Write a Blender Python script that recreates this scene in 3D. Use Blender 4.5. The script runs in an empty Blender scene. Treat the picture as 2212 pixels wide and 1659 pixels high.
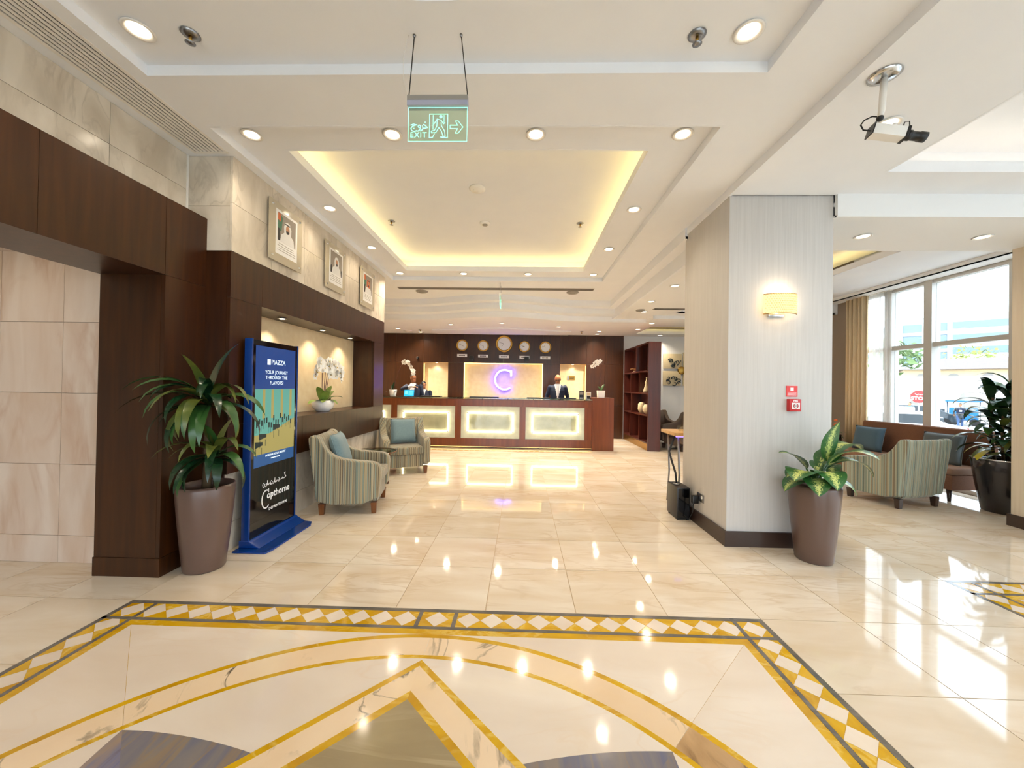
import bpy, bmesh, math, random
from mathutils import Vector, Matrix
random.seed(11)
S = bpy.context.scene
COL = S.collection
PI = math.pi
def lin(c):
    c = c / 255.0
    return c / 12.92 if c <= 0.04045 else ((c + 0.055) / 1.055) ** 2.4
def rgb(r, g, b): return (lin(r), lin(g), lin(b), 1.0)

# ------------------------------------------------------------------ camera
F, VPX, VPY, ROLL = 820.0, 1127.0, 836.0, math.radians(0.9)
yv = Vector(((VPX - 1106) / F, -(VPY - 829.5) / F, -1.0)).normalized()
xv = Vector((math.cos(ROLL), -math.sin(ROLL), 0)); xv = (xv - yv * xv.dot(yv)).normalized()
zv = xv.cross(yv)
cam_d = bpy.data.cameras.new('camera'); cam = bpy.data.objects.new('camera', cam_d); COL.objects.link(cam)
cam_d.sensor_fit = 'HORIZONTAL'; cam_d.sensor_width = 36.0; cam_d.lens = F / 2212 * 36.0
cam_d.clip_start = 0.05; cam_d.clip_end = 400
cam.matrix_world = Matrix.Translation((0, 0, 1.45)) @ Matrix((xv, yv, zv)).to_4x4()
S.camera = cam

# ------------------------------------------------------------------ world, sun, exposure
S.view_settings.view_transform = 'Standard'; S.view_settings.look = 'None'
S.view_settings.gamma = 1.0; S.view_settings.use_curve_mapping = False
S.view_settings.exposure = 0.3
S.cycles.use_denoising = True
S.cycles.max_bounces = 5; S.cycles.diffuse_bounces = 4; S.cycles.glossy_bounces = 3; S.cycles.transparent_max_bounces = 10
S.cycles.use_adaptive_sampling = True; S.cycles.adaptive_threshold = 0.15; S.cycles.adaptive_min_samples = 16
S.cycles.sample_clamp_indirect = 6.0
S.cycles.caustics_reflective = False; S.cycles.caustics_refractive = False
w = bpy.data.worlds.new('sky'); S.world = w; w.use_nodes = True
bg = w.node_tree.nodes['Background']; bg.inputs[0].default_value = (0.78, 0.88, 1.0, 1); bg.inputs[1].default_value = 4.8
sun_d = bpy.data.lights.new('sun', 'SUN'); sun_d.energy = 1.8; sun_d.angle = 0.02; sun_d.color = (1, 0.95, 0.86)
sun = bpy.data.objects.new('sun', sun_d); COL.objects.link(sun); sun.location = (10, 0, 20)
sun.rotation_euler = Vector((0.55, 0.25, -0.8)).to_track_quat('-Z', 'Y').to_euler()
def portal(loc, sx, sy, rot):
    d = bpy.data.lights.new('window_portal', 'AREA'); d.shape = 'RECTANGLE'; d.size = sx; d.size_y = sy
    d.cycles.is_portal = True
    o = bpy.data.objects.new('window_portal', d); COL.objects.link(o); o.location = loc; o.rotation_euler = rot
portal((6.62, 2.0, 1.65), 3.3, 11.4, (0, PI / 2, 0))
portal((0.6, -4.62, 1.5), 8.5, 3.0, (PI / 2, 0, 0))
E_DOWN = 32.0      # watts of one recessed downlight
E_COVE = 7.5       # emission strength of the cove strips
WARM = (1.0, 0.85, 0.65)

# ------------------------------------------------------------------ materials
MATS = {}
def nodes(name):
    m = bpy.data.materials.new(name); m.use_nodes = True
    nt = m.node_tree; nt.nodes.clear()
    out = nt.nodes.new('ShaderNodeOutputMaterial'); p = nt.nodes.new('ShaderNodeBsdfPrincipled')
    nt.links.new(p.outputs[0], out.inputs[0]); MATS[name] = m
    return m, nt, p
def simple(name, col, rough=0.5, metal=0.0, spec=0.5, coat=0.0, var=None, vscale=8.0, bump=0.0, bscale=60.0, stretch=(1, 1, 1), sheen=0.0):
    m, nt, p = nodes(name)
    c = rgb(*col); p.inputs['Base Color'].default_value = c
    p.inputs['Roughness'].default_value = rough; p.inputs['Metallic'].default_value = metal
    p.inputs['Specular IOR Level'].default_value = spec; p.inputs['Coat Weight'].default_value = coat
    p.inputs['Coat Roughness'].default_value = 0.08
    if sheen: p.inputs['Sheen Weight'].default_value = sheen
    if var or bump:
        tc = nt.nodes.new('ShaderNodeTexCoord'); mp = nt.nodes.new('ShaderNodeMapping'); mp.inputs['Scale'].default_value = stretch
        nt.links.new(tc.outputs['Object'], mp.inputs[0])
    if var:
        n = nt.nodes.new('ShaderNodeTexNoise'); n.inputs['Scale'].default_value = vscale; n.inputs['Detail'].default_value = 4
        r = nt.nodes.new('ShaderNodeValToRGB'); r.color_ramp.elements[0].position = 0.3; r.color_ramp.elements[1].position = 0.7
        r.color_ramp.elements[0].color = c; r.color_ramp.elements[1].color = rgb(*var)
        nt.links.new(mp.outputs[0], n.inputs['Vector']); nt.links.new(n.outputs[0], r.inputs[0]); nt.links.new(r.outputs[0], p.inputs['Base Color'])
    if bump:
        n = nt.nodes.new('ShaderNodeTexNoise'); n.inputs['Scale'].default_value = bscale; n.inputs['Detail'].default_value = 2
        b = nt.nodes.new('ShaderNodeBump'); b.inputs['Strength'].default_value = bump; b.inputs['Distance'].default_value = 0.004
        nt.links.new(mp.outputs[0], n.inputs['Vector']); nt.links.new(n.outputs[0], b.inputs['Height']); nt.links.new(b.outputs[0], p.inputs['Normal'])
    return m
def emis(name, col, strength, base=None):
    m, nt, p = nodes(name)
    p.inputs['Base Color'].default_value = rgb(*(base or [c * .35 for c in col])); p.inputs['Roughness'].default_value = 0.4
    p.inputs['Emission Color'].default_value = rgb(*col); p.inputs['Emission Strength'].default_value = strength
    if not name.startswith(('led_', 'neon_blue')): m.cycles.emission_sampling = 'NONE'
    return m
def glass(name, col, opac=0.12, rough=0.02):
    m, nt, p = nodes(name); nt.nodes.remove(p)
    out = [n for n in nt.nodes if n.type == 'OUTPUT_MATERIAL'][0]
    t = nt.nodes.new('ShaderNodeBsdfTransparent'); t.inputs[0].default_value = rgb(*col)
    g = nt.nodes.new('ShaderNodeBsdfGlossy'); g.inputs['Roughness'].default_value = rough
    mx = nt.nodes.new('ShaderNodeMixShader'); mx.inputs[0].default_value = opac
    nt.links.new(t.outputs[0], mx.inputs[1]); nt.links.new(g.outputs[0], mx.inputs[2]); nt.links.new(mx.outputs[0], out.inputs[0])
    return m
def marble(name, base, tint, vein, vamt=0.25, rough=0.1, scale=1.6, stretch=(1.0, 2.6, 1.0), rotz=0.6, roty=0.2, veinscale=2.2, vein_w=0.035, spec=0.5):
    """polished stone: soft streaks of a second tint, thin veins; each slab gets its own offset"""
    m, nt, p = nodes(name); L = nt.links.new
    p.inputs['Roughness'].default_value = rough; p.inputs['Specular IOR Level'].default_value = spec
    tc = nt.nodes.new('ShaderNodeTexCoord'); oi = nt.nodes.new('ShaderNodeObjectInfo')
    mul = nt.nodes.new('ShaderNodeMath'); mul.operation = 'MULTIPLY'; mul.inputs[1].default_value = 37.0; L(oi.outputs['Random'], mul.inputs[0])
    cmb = nt.nodes.new('ShaderNodeCombineXYZ')
    for i in range(3): L(mul.outputs[0], cmb.inputs[i])
    add = nt.nodes.new('ShaderNodeVectorMath'); L(tc.outputs['Object'], add.inputs[0]); L(cmb.outputs[0], add.inputs[1])
    mp = nt.nodes.new('ShaderNodeMapping'); mp.inputs['Rotation'].default_value = (0.25, roty, rotz); mp.inputs['Scale'].default_value = stretch
    L(add.outputs[0], mp.inputs[0])
    n1 = nt.nodes.new('ShaderNodeTexNoise'); n1.inputs['Scale'].default_value = scale; n1.inputs['Detail'].default_value = 6; n1.inputs['Distortion'].default_value = 0.6
    L(mp.outputs[0], n1.inputs['Vector'])
    r1 = nt.nodes.new('ShaderNodeValToRGB'); r1.color_ramp.elements[0].position = 0.36; r1.color_ramp.elements[1].position = 0.66
    r1.color_ramp.elements[0].color = rgb(*base); r1.color_ramp.elements[1].color = rgb(*tint); L(n1.outputs[0], r1.inputs[0])
    n2 = nt.nodes.new('ShaderNodeTexNoise'); n2.inputs['Scale'].default_value = veinscale; n2.inputs['Detail'].default_value = 7; n2.inputs['Distortion'].default_value = 1.2
    L(mp.outputs[0], n2.inputs['Vector'])
    sb = nt.nodes.new('ShaderNodeMath'); sb.operation = 'SUBTRACT'; sb.inputs[1].default_value = 0.5; L(n2.outputs[0], sb.inputs[0])
    ab = nt.nodes.new('ShaderNodeMath'); ab.operation = 'ABSOLUTE'; L(sb.outputs[0], ab.inputs[0])
    mr = nt.nodes.new('ShaderNodeMapRange'); mr.inputs['From Min'].default_value = 0.0; mr.inputs['From Max'].default_value = vein_w
    mr.inputs['To Min'].default_value = vamt; mr.inputs['To Max'].default_value = 0.0; L(ab.outputs[0], mr.inputs['Value'])
    # veins come and go
    n3 = nt.nodes.new('ShaderNodeTexNoise'); n3.inputs['Scale'].default_value = 1.7; L(add.outputs[0], n3.inputs['Vector'])
    m3 = nt.nodes.new('ShaderNodeMapRange'); m3.inputs['From Min'].default_value = 0.42; m3.inputs['From Max'].default_value = 0.6; L(n3.outputs[0], m3.inputs['Value'])
    mm = nt.nodes.new('ShaderNodeMath'); mm.operation = 'MULTIPLY'; L(mr.outputs[0], mm.inputs[0]); L(m3.outputs[0], mm.inputs[1])
    mx = nt.nodes.new('ShaderNodeMix'); mx.data_type = 'RGBA'; L(mm.outputs[0], mx.inputs['Factor']); L(r1.outputs[0], mx.inputs['A']); mx.inputs['B'].default_value = rgb(*vein)
    L(mx.outputs['Result'], p.inputs['Base Color'])
    return m
def wood(name, c0, c1, rough=0.28, coat=0.25, grain=(9, 9, 0.55)):
    m, nt, p = nodes(name); L = nt.links.new
    p.inputs['Roughness'].default_value = rough; p.inputs['Coat Weight'].default_value = coat; p.inputs['Coat Roughness'].default_value = 0.16
    p.inputs['Specular IOR Level'].default_value = 0.38
    tc = nt.nodes.new('ShaderNodeTexCoord'); oi = nt.nodes.new('ShaderNodeObjectInfo'); add = nt.nodes.new('ShaderNodeVectorMath')
    ml = nt.nodes.new('ShaderNodeMath'); ml.operation = 'MULTIPLY'; ml.inputs[1].default_value = 19.0; L(oi.outputs['Random'], ml.inputs[0])
    L(tc.outputs['Object'], add.inputs[0]); L(ml.outputs[0], add.inputs[1])
    mp = nt.nodes.new('ShaderNodeMapping'); mp.inputs['Scale'].default_value = grain; L(add.outputs[0], mp.inputs[0])
    n = nt.nodes.new('ShaderNodeTexNoise'); n.inputs['Scale'].default_value = 2.2; n.inputs['Detail'].default_value = 8; n.inputs['Distortion'].default_value = 0.5; L(mp.outputs[0], n.inputs['Vector'])
    r = nt.nodes.new('ShaderNodeValToRGB'); r.color_ramp.elements[0].position = 0.3; r.color_ramp.elements[1].position = 0.72
    r.color_ramp.elements[0].color = rgb(*c0); r.color_ramp.elements[1].color = rgb(*c1); L(n.outputs[0], r.inputs[0]); L(r.outputs[0], p.inputs['Base Color'])
    return m
def striped(name, cols, scale=26.0, rough=0.85):
    """vertical woven stripes running up the cloth"""
    m, nt, p = nodes(name); L = nt.links.new
    p.inputs['Roughness'].default_value = rough; p.inputs['Sheen Weight'].default_value = 0.25
    tc = nt.nodes.new('ShaderNodeTexCoord'); sx = nt.nodes.new('ShaderNodeSeparateXYZ'); L(tc.outputs['Object'], sx.inputs[0])
    a = nt.nodes.new('ShaderNodeMath'); a.operation = 'ADD'; L(sx.outputs[0], a.inputs[0])
    b = nt.nodes.new('ShaderNodeMath'); b.operation = 'MULTIPLY'; b.inputs[1].default_value = 1.13; L(sx.outputs[1], b.inputs[0]); L(b.outputs[0], a.inputs[1])
    n = nt.nodes.new('ShaderNodeTexNoise'); n.noise_dimensions = '1D'; n.inputs['Scale'].default_value = scale; n.inputs['Detail'].default_value = 3; L(a.outputs[0], n.inputs['W'])
    r = nt.nodes.new('ShaderNodeValToRGB'); cr = r.color_ramp; cr.interpolation = 'CONSTANT'
    k = len(cols)
    cr.elements[0].position = 0.0; cr.elements[0].color = rgb(*cols[0]); cr.elements[1].position = 0.32; cr.elements[1].color = rgb(*cols[1])
    for i in range(2, k):
        e = cr.elements.new(0.32 + 0.36 * (i - 1) / (k - 2)); e.color = rgb(*cols[i])
    L(n.outputs[0], r.inputs[0]); L(r.outputs[0], p.inputs['Base Color'])
    return m
def variegated(name, dark, light):
    m, nt, p = nodes(name); L = nt.links.new
    p.inputs['Roughness'].default_value = 0.35
    uv = nt.nodes.new('ShaderNodeTexCoord'); sx = nt.nodes.new('ShaderNodeSeparateXYZ'); L(uv.outputs['UV'], sx.inputs[0])
    s = nt.nodes.new('ShaderNodeMath'); s.operation = 'SUBTRACT'; s.inputs[1].default_value = 0.5; L(sx.outputs[0], s.inputs[0])
    a = nt.nodes.new('ShaderNodeMath'); a.operation = 'ABSOLUTE'; L(s.outputs[0], a.inputs[0])
    n = nt.nodes.new('ShaderNodeTexNoise'); n.inputs['Scale'].default_value = 17.0; n.inputs['Detail'].default_value = 5; L(uv.outputs['UV'], n.inputs['Vector'])
    q = nt.nodes.new('ShaderNodeMath'); q.operation = 'SUBTRACT'; L(n.outputs[0], q.inputs[0]); L(a.outputs[0], q.inputs[1])
    r = nt.nodes.new('ShaderNodeValToRGB'); r.color_ramp.elements[0].position = 0.30; r.color_ramp.elements[1].position = 0.46
    r.color_ramp.elements[0].color = rgb(*dark); r.color_ramp.elements[1].color = rgb(*light); L(q.outputs[0], r.inputs[0]); L(r.outputs[0], p.inputs['Base Color'])
    return m

simple('plaster', (236, 238, 243), 0.75, var=(239, 241, 245), vscale=3)
simple('plaster_cool', (236, 237, 238), 0.75)
simple('wallpaper', (198, 194, 190), 0.7, var=(206, 202, 198), vscale=30, stretch=(2.2, 2.2, 0.06), bump=0.15, bscale=120)
simple('beige_wall', (216, 200, 176), 0.7, var=(224, 210, 188), vscale=30, stretch=(2, 2, 0.06))
simple('grey_wall', (150, 136, 122), 0.8)
simple('cream_panel', (232, 212, 174), 0.6, var=(224, 200, 158), vscale=10)
marble('floor_marble', (224, 213, 197), (211, 193, 168), (182, 152, 116), 0.35, 0.055, spec=0.8, scale=1.3, stretch=(0.9, 3.2, 1), rotz=0.55, veinscale=1.6, vein_w=0.05)
marble('inlay_white', (226, 214, 200), (216, 200, 182), (214, 186, 154), 0.25, 0.07, scale=1.2, stretch=(0.8, 2.0, 1), rotz=0.9)
marble('inlay_cream', (230, 206, 174), (222, 194, 158), (46, 40, 36), 1.0, 0.08, scale=1.5, stretch=(1.4, 1.0, 1), rotz=0.8, veinscale=1.8, vein_w=0.02)
marble('inlay_brown', (196, 160, 116), (160, 124, 84), (52, 42, 34), 0.95, 0.08, scale=2.5, stretch=(2.4, 0.9, 1), rotz=0.6, veinscale=1.6, vein_w=0.03)
marble('inlay_gold', (208, 164, 24), (184, 136, 14), (232, 204, 112), 0.5, 0.09, scale=4, stretch=(1, 2, 1), rotz=0.5, veinscale=4, vein_w=0.05)
marble('inlay_grey', (112, 106, 98), (88, 84, 80), (150, 140, 122), 0.3, 0.1, scale=5)
marble('inlay_slate', (160, 142, 108), (140, 122, 92), (190, 172, 138), 0.5, 0.1, scale=1.3, stretch=(0.7, 3, 1), rotz=0.5, veinscale=1.6, vein_w=0.05)
marble('inlay_blue', (134, 124, 116), (104, 106, 126), (150, 124, 84), 0.6, 0.12, scale=2.2, stretch=(4.2, 0.7, 1), rotz=0.7, veinscale=1.8, vein_w=0.05)
marble('inlay_bluebrown', (166, 140, 102), (112, 114, 142), (96, 76, 54), 0.5, 0.12, scale=2.6, stretch=(4.5, 0.6, 1), rotz=0.75)
marble('wall_marble', (222, 212, 196), (196, 184, 166), (160, 148, 132), 0.35, 0.16, scale=2.4, stretch=(2.0, 2.0, 0.8), rotz=0.2, veinscale=2.4)
marble('lobby_marble', (222, 204, 188), (206, 180, 158), (186, 146, 120), 0.5, 0.14, scale=1.3, stretch=(3.2, 2.0, 0.7), rotz=0.1, roty=0.75, veinscale=0.9, vein_w=0.07)
simple('grout', (184, 160, 128), 0.6)
simple('wall_joint', (150, 136, 120), 0.7)
wood('dark_wood', (44, 20, 5), (66, 34, 9), rough=0.34, coat=0.12)
wood('desk_wood', (98, 46, 18), (122, 60, 26))
wood('shelf_wood', (66, 28, 20), (84, 38, 28), rough=0.35)
wood('leg_wood', (92, 50, 20), (126, 72, 32))
wood('oak', (196, 148, 86), (214, 168, 104), rough=0.4)
simple('skirting', (52, 34, 26), 0.35, coat=0.2)
simple('white_metal', (238, 234, 228), 0.35)
simple('vent_dark', (30, 26, 22), 0.8)
simple('grille_grey', (150, 144, 136), 0.5)
simple('grille_dark', (104, 100, 94), 0.6)
simple('alu_cool', (176, 178, 200), 0.35, metal=0.3)
simple('chrome', (210, 210, 210), 0.15, metal=1.0)
simple('steel', (150, 150, 152), 0.3, metal=1.0)
simple('brass', (190, 148, 70), 0.3, metal=1.0)
simple('black_plastic', (16, 16, 18), 0.35)
simple('black_gloss', (10, 10, 12), 0.06, coat=0.5)
simple('rubber', (20, 20, 20), 0.6)
simple('white_plastic', (236, 234, 230), 0.4)
simple('blue_paint', (6, 54, 128), 0.25, coat=0.3)
simple('pot_bronze', (98, 75, 65), 0.34, coat=0.25, bump=0.05, bscale=200)
simple('pot_black', (34, 28, 30), 0.22, coat=0.3)
simple('ceramic', (240, 236, 230), 0.22, coat=0.4)
simple('soil', (40, 28, 20), 0.95, bump=0.8, bscale=50)
simple('leaf_dark', (14, 42, 26), 0.25, var=(28, 62, 34), vscale=7)
simple('leaf_olive', (62, 80, 34), 0.3, var=(112, 116, 48), vscale=9)
simple('leaf_mid', (36, 74, 38), 0.3, var=(66, 104, 46), vscale=6)
simple('leaf_yellow', (206, 186, 44), 0.4)
simple('leaf_orchid', (104, 134, 56), 0.35, var=(140, 160, 80), vscale=9)
variegated('leaf_variegated', (44, 94, 42), (196, 206, 118))
simple('stem_brown', (96, 74, 48), 0.7, bump=0.4, bscale=80)
simple('stem_purple', (92, 50, 52), 0.5)
simple('petal', (250, 246, 238), 0.5)
simple('petal_core', (226, 190, 90), 0.5)
simple('flower_orange', (232, 110, 50), 0.5)
striped('stripe_warm', [(96, 82, 62), (150, 134, 102), (74, 74, 64), (128, 138, 124), (168, 148, 112), (88, 68, 48), (140, 146, 132), (176, 160, 128), (104, 92, 70)])
striped('stripe_green', [(92, 100, 88), (138, 150, 132), (84, 92, 84), (150, 160, 144), (158, 144, 114), (108, 92, 70), (132, 152, 140), (120, 128, 110)])
simple('cushion_teal', (106, 128, 134), 0.85, var=(116, 138, 142), vscale=60, bump=0.25, bscale=220, sheen=0.2)
simple('cushion_slate', (84, 92, 94), 0.85, bump=0.25, bscale=220, sheen=0.2)
simple('cushion_blue', (74, 100, 116), 0.85, bump=0.25, bscale=220, sheen=0.2)
simple('sofa_brown', (116, 76, 54), 0.8, var=(128, 86, 62), vscale=90, bump=0.2, bscale=200)
simple('sofa_seat', (142, 106, 82), 0.7, bump=0.2, bscale=200)
simple('taupe_cloth', (104, 88, 76), 0.85, bump=0.2, bscale=180)
simple('curtain', (226, 200, 158), 0.85, var=(234, 210, 170), vscale=20, stretch=(1, 1, 0.05))
m_, nt_, p_ = nodes('sheer'); nt_.nodes.remove(p_)
_o = [n for n in nt_.nodes if n.type == 'OUTPUT_MATERIAL'][0]
_t = nt_.nodes.new('ShaderNodeBsdfTransparent'); _d = nt_.nodes.new('ShaderNodeBsdfTranslucent'); _d.inputs[0].default_value = rgb(250, 246, 240)
_x = nt_.nodes.new('ShaderNodeMixShader'); _x.inputs[0].default_value = 0.4
nt_.links.new(_t.outputs[0], _x.inputs[1]); nt_.links.new(_d.outputs[0], _x.inputs[2]); nt_.links.new(_x.outputs[0], _o.inputs[0])
glass('window_glass', (250, 253, 253), 0.05)
glass('table_glass', (214, 222, 206), 0.22)
glass('counter_glass', (170, 190, 170), 0.35)
glass('acrylic', (250, 250, 245), 0.05, 0.05)
glass('acrylic_green', (240, 254, 246), 0.04, 0.05)
simple('alabaster', (196, 200, 184), 0.35, var=(174, 178, 160), vscale=6, bump=0.1)
emis('led_panel', (255, 234, 188), 8.0)
emis('led_cove', (255, 222, 140), E_COVE)
emis('led_cove_white', (255, 236, 206), E_COVE * 0.5)
emis('led_toe', (255, 206, 120), 3.0)
emis('led_edge', (255, 218, 130), 4.5)
emis('lamp_lens', (255, 236, 200), 5.0)
emis('lamp_lens_cool', (255, 246, 230), 12.0)
emis('neon_core', (160, 160, 255), 3.0)
emis('neon_blue', (44, 32, 255), 16.0)
emis('sign_green', (150, 255, 216), 1.5)
emis('crystal', (255, 206, 124), 0.45, base=(226, 206, 160))
emis('shade_glow', (255, 224, 170), 0.8, base=(220, 190, 130))
emis('screen_blue', (6, 74, 158), 0.5)
emis('screen_teal', (110, 196, 180), 0.5)
emis('screen_sand', (206, 190, 110), 0.45)
emis('screen_dark', (14, 54, 58), 0.3)
emis('screen_white', (236, 250, 255), 1.0)
emis('screen_pale', (50, 104, 166), 0.5)
emis('tablet_cyan', (30, 170, 226), 1.4)
emis('tablet_pale', (120, 210, 240), 1.2)
emis('purple_led', (150, 120, 255), 2.0)
simple('print_white', (240, 240, 240), 0.5)
simple('paper', (242, 240, 236), 0.6)
simple('print_grey', (150, 140, 128), 0.6)
simple('print_dark', (44, 40, 40), 0.6)
simple('skin_tan', (190, 134, 96), 0.55)
simple('skin_deep', (166, 106, 68), 0.55)
simple('hair_black', (22, 18, 18), 0.45)
simple('suit_navy', (18, 32, 58), 0.75)
simple('shirt_white', (230, 230, 232), 0.7)
simple('trouser_dark', (22, 24, 34), 0.8)
simple('jeans', (66, 92, 132), 0.85)
simple('tee_cyan', (30, 130, 170), 0.8)
simple('lips', (150, 80, 70), 0.5)
simple('red_sign', (226, 62, 60), 0.45)
simple('red_box', (196, 30, 30), 0.35)
simple('frame_sheet', (192, 180, 156), 0.2, coat=0.5)
simple('cloth_white', (232, 230, 226), 0.7)
simple('flag_orange', (206, 104, 52), 0.6)
simple('flag_green', (70, 120, 92), 0.6)
simple('clock_face', (240, 242, 240), 0.2, coat=0.6)
simple('art_cream', (212, 196, 160), 0.7)
simple('art_ink', (40, 50, 54), 0.7)
simple('asphalt', (150, 148, 146), 0.9)
simple('pavement', (206, 200, 190), 0.85)
simple('villa_cream', (226, 200, 160), 0.85)
simple('villa_white', (236, 232, 224), 0.85)
simple('roof_slate', (120, 110, 106), 0.8)
simple('tower_white', (216, 218, 222), 0.8)
simple('tower_glass', (120, 140, 150), 0.3)
simple('window_dark', (70, 76, 80), 0.3)
simple('window_pale', (150, 146, 138), 0.4)
simple('car_white', (236, 236, 238), 0.2, coat=0.6)
simple('car_dark', (50, 60, 66), 0.2, coat=0.6)
simple('tail_red', (200, 40, 40), 0.3)
simple('bin_blue', (20, 110, 170), 0.5)
simple('frame_alu', (206, 204, 198), 0.4)
simple('tree_leaf', (120, 140, 90), 0.8, var=(90, 116, 70), vscale=3)
simple('hedge_leaf', (150, 160, 80), 0.8, var=(120, 136, 64), vscale=3)

# ------------------------------------------------------------------ mesh helpers
class MB:
    def __init__(s, T=None):
        s.v = []; s.f = []; s.sm = []; s.mi = []; s.T = T; s.cur = 0; s.uv = []
    def add(s, vs, fs, smooth=False, uvs=None):
        b = len(s.v)
        for p in vs:
            p = Vector(p); s.v.append(s.T @ p if s.T else p)
        for k, f in enumerate(fs):
            s.f.append([b + i for i in f]); s.sm.append(smooth); s.mi.append(s.cur)
            s.uv.append([uvs[i] for i in f] if uvs else None)
        return s
    def box(s, x0, x1, y0, y1, z0, z1):
        return s.add([(x0, y0, z0), (x1, y0, z0), (x1, y1, z0), (x0, y1, z0), (x0, y0, z1), (x1, y0, z1), (x1, y1, z1), (x0, y1, z1)],
                     [(3, 2, 1, 0), (4, 5, 6, 7), (0, 1, 5, 4), (1, 2, 6, 5), (2, 3, 7, 6), (3, 0, 4, 7)])
    def prism(s, poly, a, b, axis='z', smooth=False):
        """polygon of 2-D points pushed from a to b along an axis"""
        n = len(poly)
        P = {'z': lambda p, h: (p[0], p[1], h), 'y': lambda p, h: (p[0], h, p[1]), 'x': lambda p, h: (h, p[0], p[1])}[axis]
        vs = [P(p, a) for p in poly] + [P(p, b) for p in poly]
        s.add(vs, [list(range(n))[::-1], list(range(n, 2 * n))])
        s.add(vs, [(i, (i + 1) % n, n + (i + 1) % n, n + i) for i in range(n)], smooth)
        return s
    def loft(s, rings, caps=True, smooth=True, closed=True):
        n = len(rings[0]); vs = [p for r in rings for p in r]; fs = []
        for k in range(len(rings) - 1):
            for i in range(n if closed else n - 1):
                j = (i + 1) % n; fs.append((k * n + i, k * n + j, (k + 1) * n + j, (k + 1) * n + i))
        s.add(vs, fs, smooth)
        if caps and closed:
            s.add(rings[0], [list(range(n))[::-1]]); s.add(rings[-1], [list(range(n))])
        return s
    def lathe(s, prof, c=(0, 0, 0), n=24, caps=True, smooth=True, sx=1.0, sy=1.0):
        rings = [[(c[0] + r * sx * math.cos(2 * PI * i / n), c[1] + r * sy * math.sin(2 * PI * i / n), c[2] + z) for i in range(n)] for r, z in prof]
        return s.loft(rings, caps, smooth)
    def tube(s, pts, r, n=8, caps=True, smooth=True):
        pts = [Vector(p) for p in pts]; k = len(pts); rs = r if isinstance(r, (list, tuple)) else [r] * k
        rings = []; up = None
        for i in range(k):
            d = (pts[min(i + 1, k - 1)] - pts[max(i - 1, 0)]).normalized()
            if up is None:
                up = Vector((0, 0, 1)) if abs(d.z) < 0.9 else Vector((1, 0, 0))
            a = d.cross(up).normalized(); bb = a.cross(d).normalized(); up = bb
            rings.append([tuple(pts[i] + a * (rs[i] * math.cos(2 * PI * j / n)) + bb * (rs[i] * math.sin(2 * PI * j / n))) for j in range(n)])
        return s.loft(rings, caps, smooth)
    def cyl(s, c0, c1, r0, r1=None, n=16, smooth=True):
        return s.tube([c0, c1], [r0, r0 if r1 is None else r1], n, True, smooth)
    def ell(s, c, rx, ry, rz, nu=14, nv=9):
        rings = []
        for k in range(nv + 1):
            t = -PI / 2 + PI * k / nv; cr = max(math.cos(t), 0.02)
            rings.append([(c[0] + rx * cr * math.cos(2 * PI * i / nu), c[1] + ry * cr * math.sin(2 * PI * i / nu), c[2] + rz * math.sin(t)) for i in range(nu)])
        return s.loft(rings)
    def build(s, name, mat, parent=None, bevel=0.0, seg=2, world=False, sub=0):
        me = bpy.data.meshes.new(name)
        vs = s.v
        if world and parent is not None:
            inv = rootmat(parent).inverted(); vs = [inv @ p for p in vs]
        me.from_pydata([tuple(p) for p in vs], [], s.f)
        for i, p in enumerate(me.polygons): p.use_smooth = s.sm[i]; p.material_index = s.mi[i]
        mats = mat if isinstance(mat, (list, tuple)) else [mat]
        for x in mats: me.materials.append(MATS[x])
        if any(u is not None for u in s.uv):
            ul = me.uv_layers.new(name='uv'); k = 0
            for i, f in enumerate(s.f):
                for j in range(len(f)):
                    ul.data[k].uv = s.uv[i][j] if s.uv[i] else (0, 0); k += 1
        bm = bmesh.new(); bm.from_mesh(me)
        bmesh.ops.remove_doubles(bm, verts=bm.verts, dist=1e-5)
        bmesh.ops.recalc_face_normals(bm, faces=bm.faces)
        if bevel:
            ed = [e for e in bm.edges if len(e.link_faces) == 2 and e.calc_face_angle(0) > 0.6]
            bmesh.ops.bevel(bm, geom=ed, offset=bevel, segments=seg, profile=0.6, affect='EDGES', clamp_overlap=True)
        bm.to_mesh(me); bm.free()
        if bevel and seg > 1:
            for p in me.polygons: p.use_smooth = True
            me.set_sharp_from_angle(angle=0.7)
        o = bpy.data.objects.new(name, me); COL.objects.link(o)
        if parent is not None: o.parent = parent
        if sub:
            sm = o.modifiers.new('smooth', 'SUBSURF'); sm.levels = sub; sm.render_levels = sub
        return o
def rootmat(o):
    m = Matrix.Translation(o.location) @ o.rotation_euler.to_matrix().to_4x4()
    return rootmat(o.parent) @ m if o.parent else m
def box(name, mat, x0, x1, y0, y1, z0, z1, parent=None, bevel=0.0, world=False):
    return MB().box(x0, x1, y0, y1, z0, z1).build(name, mat, parent, bevel, world=world)
def tag(o, label=None, cat=None, group=None, kind=None):
    if label: o['label'] = label
    if cat: o['category'] = cat
    if group: o['group'] = group
    if kind: o['kind'] = kind
    return o
def thing(name, label, cat, loc=(0, 0, 0), rz=0.0, group=None, kind=None):
    o = bpy.data.objects.new(name, None); COL.objects.link(o); o.empty_display_size = 0.1
    o.location = loc; o.rotation_euler = (0, 0, rz)
    return tag(o, label, cat, group, kind)
def dup(root, loc, rz=None, label=None, group=None, parent=None):
    r = root.copy(); COL.objects.link(r); r.location = loc; r.parent = parent
    if rz is not None: r.rotation_euler = (0, 0, rz)
    if label: r['label'] = label
    if group: r['group'] = group
    for ch in [c for c in KIDS.get(root.name, root.children)]:
        dup(ch, ch.location, None, parent=r)
    return r
KIDS = {}
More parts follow.
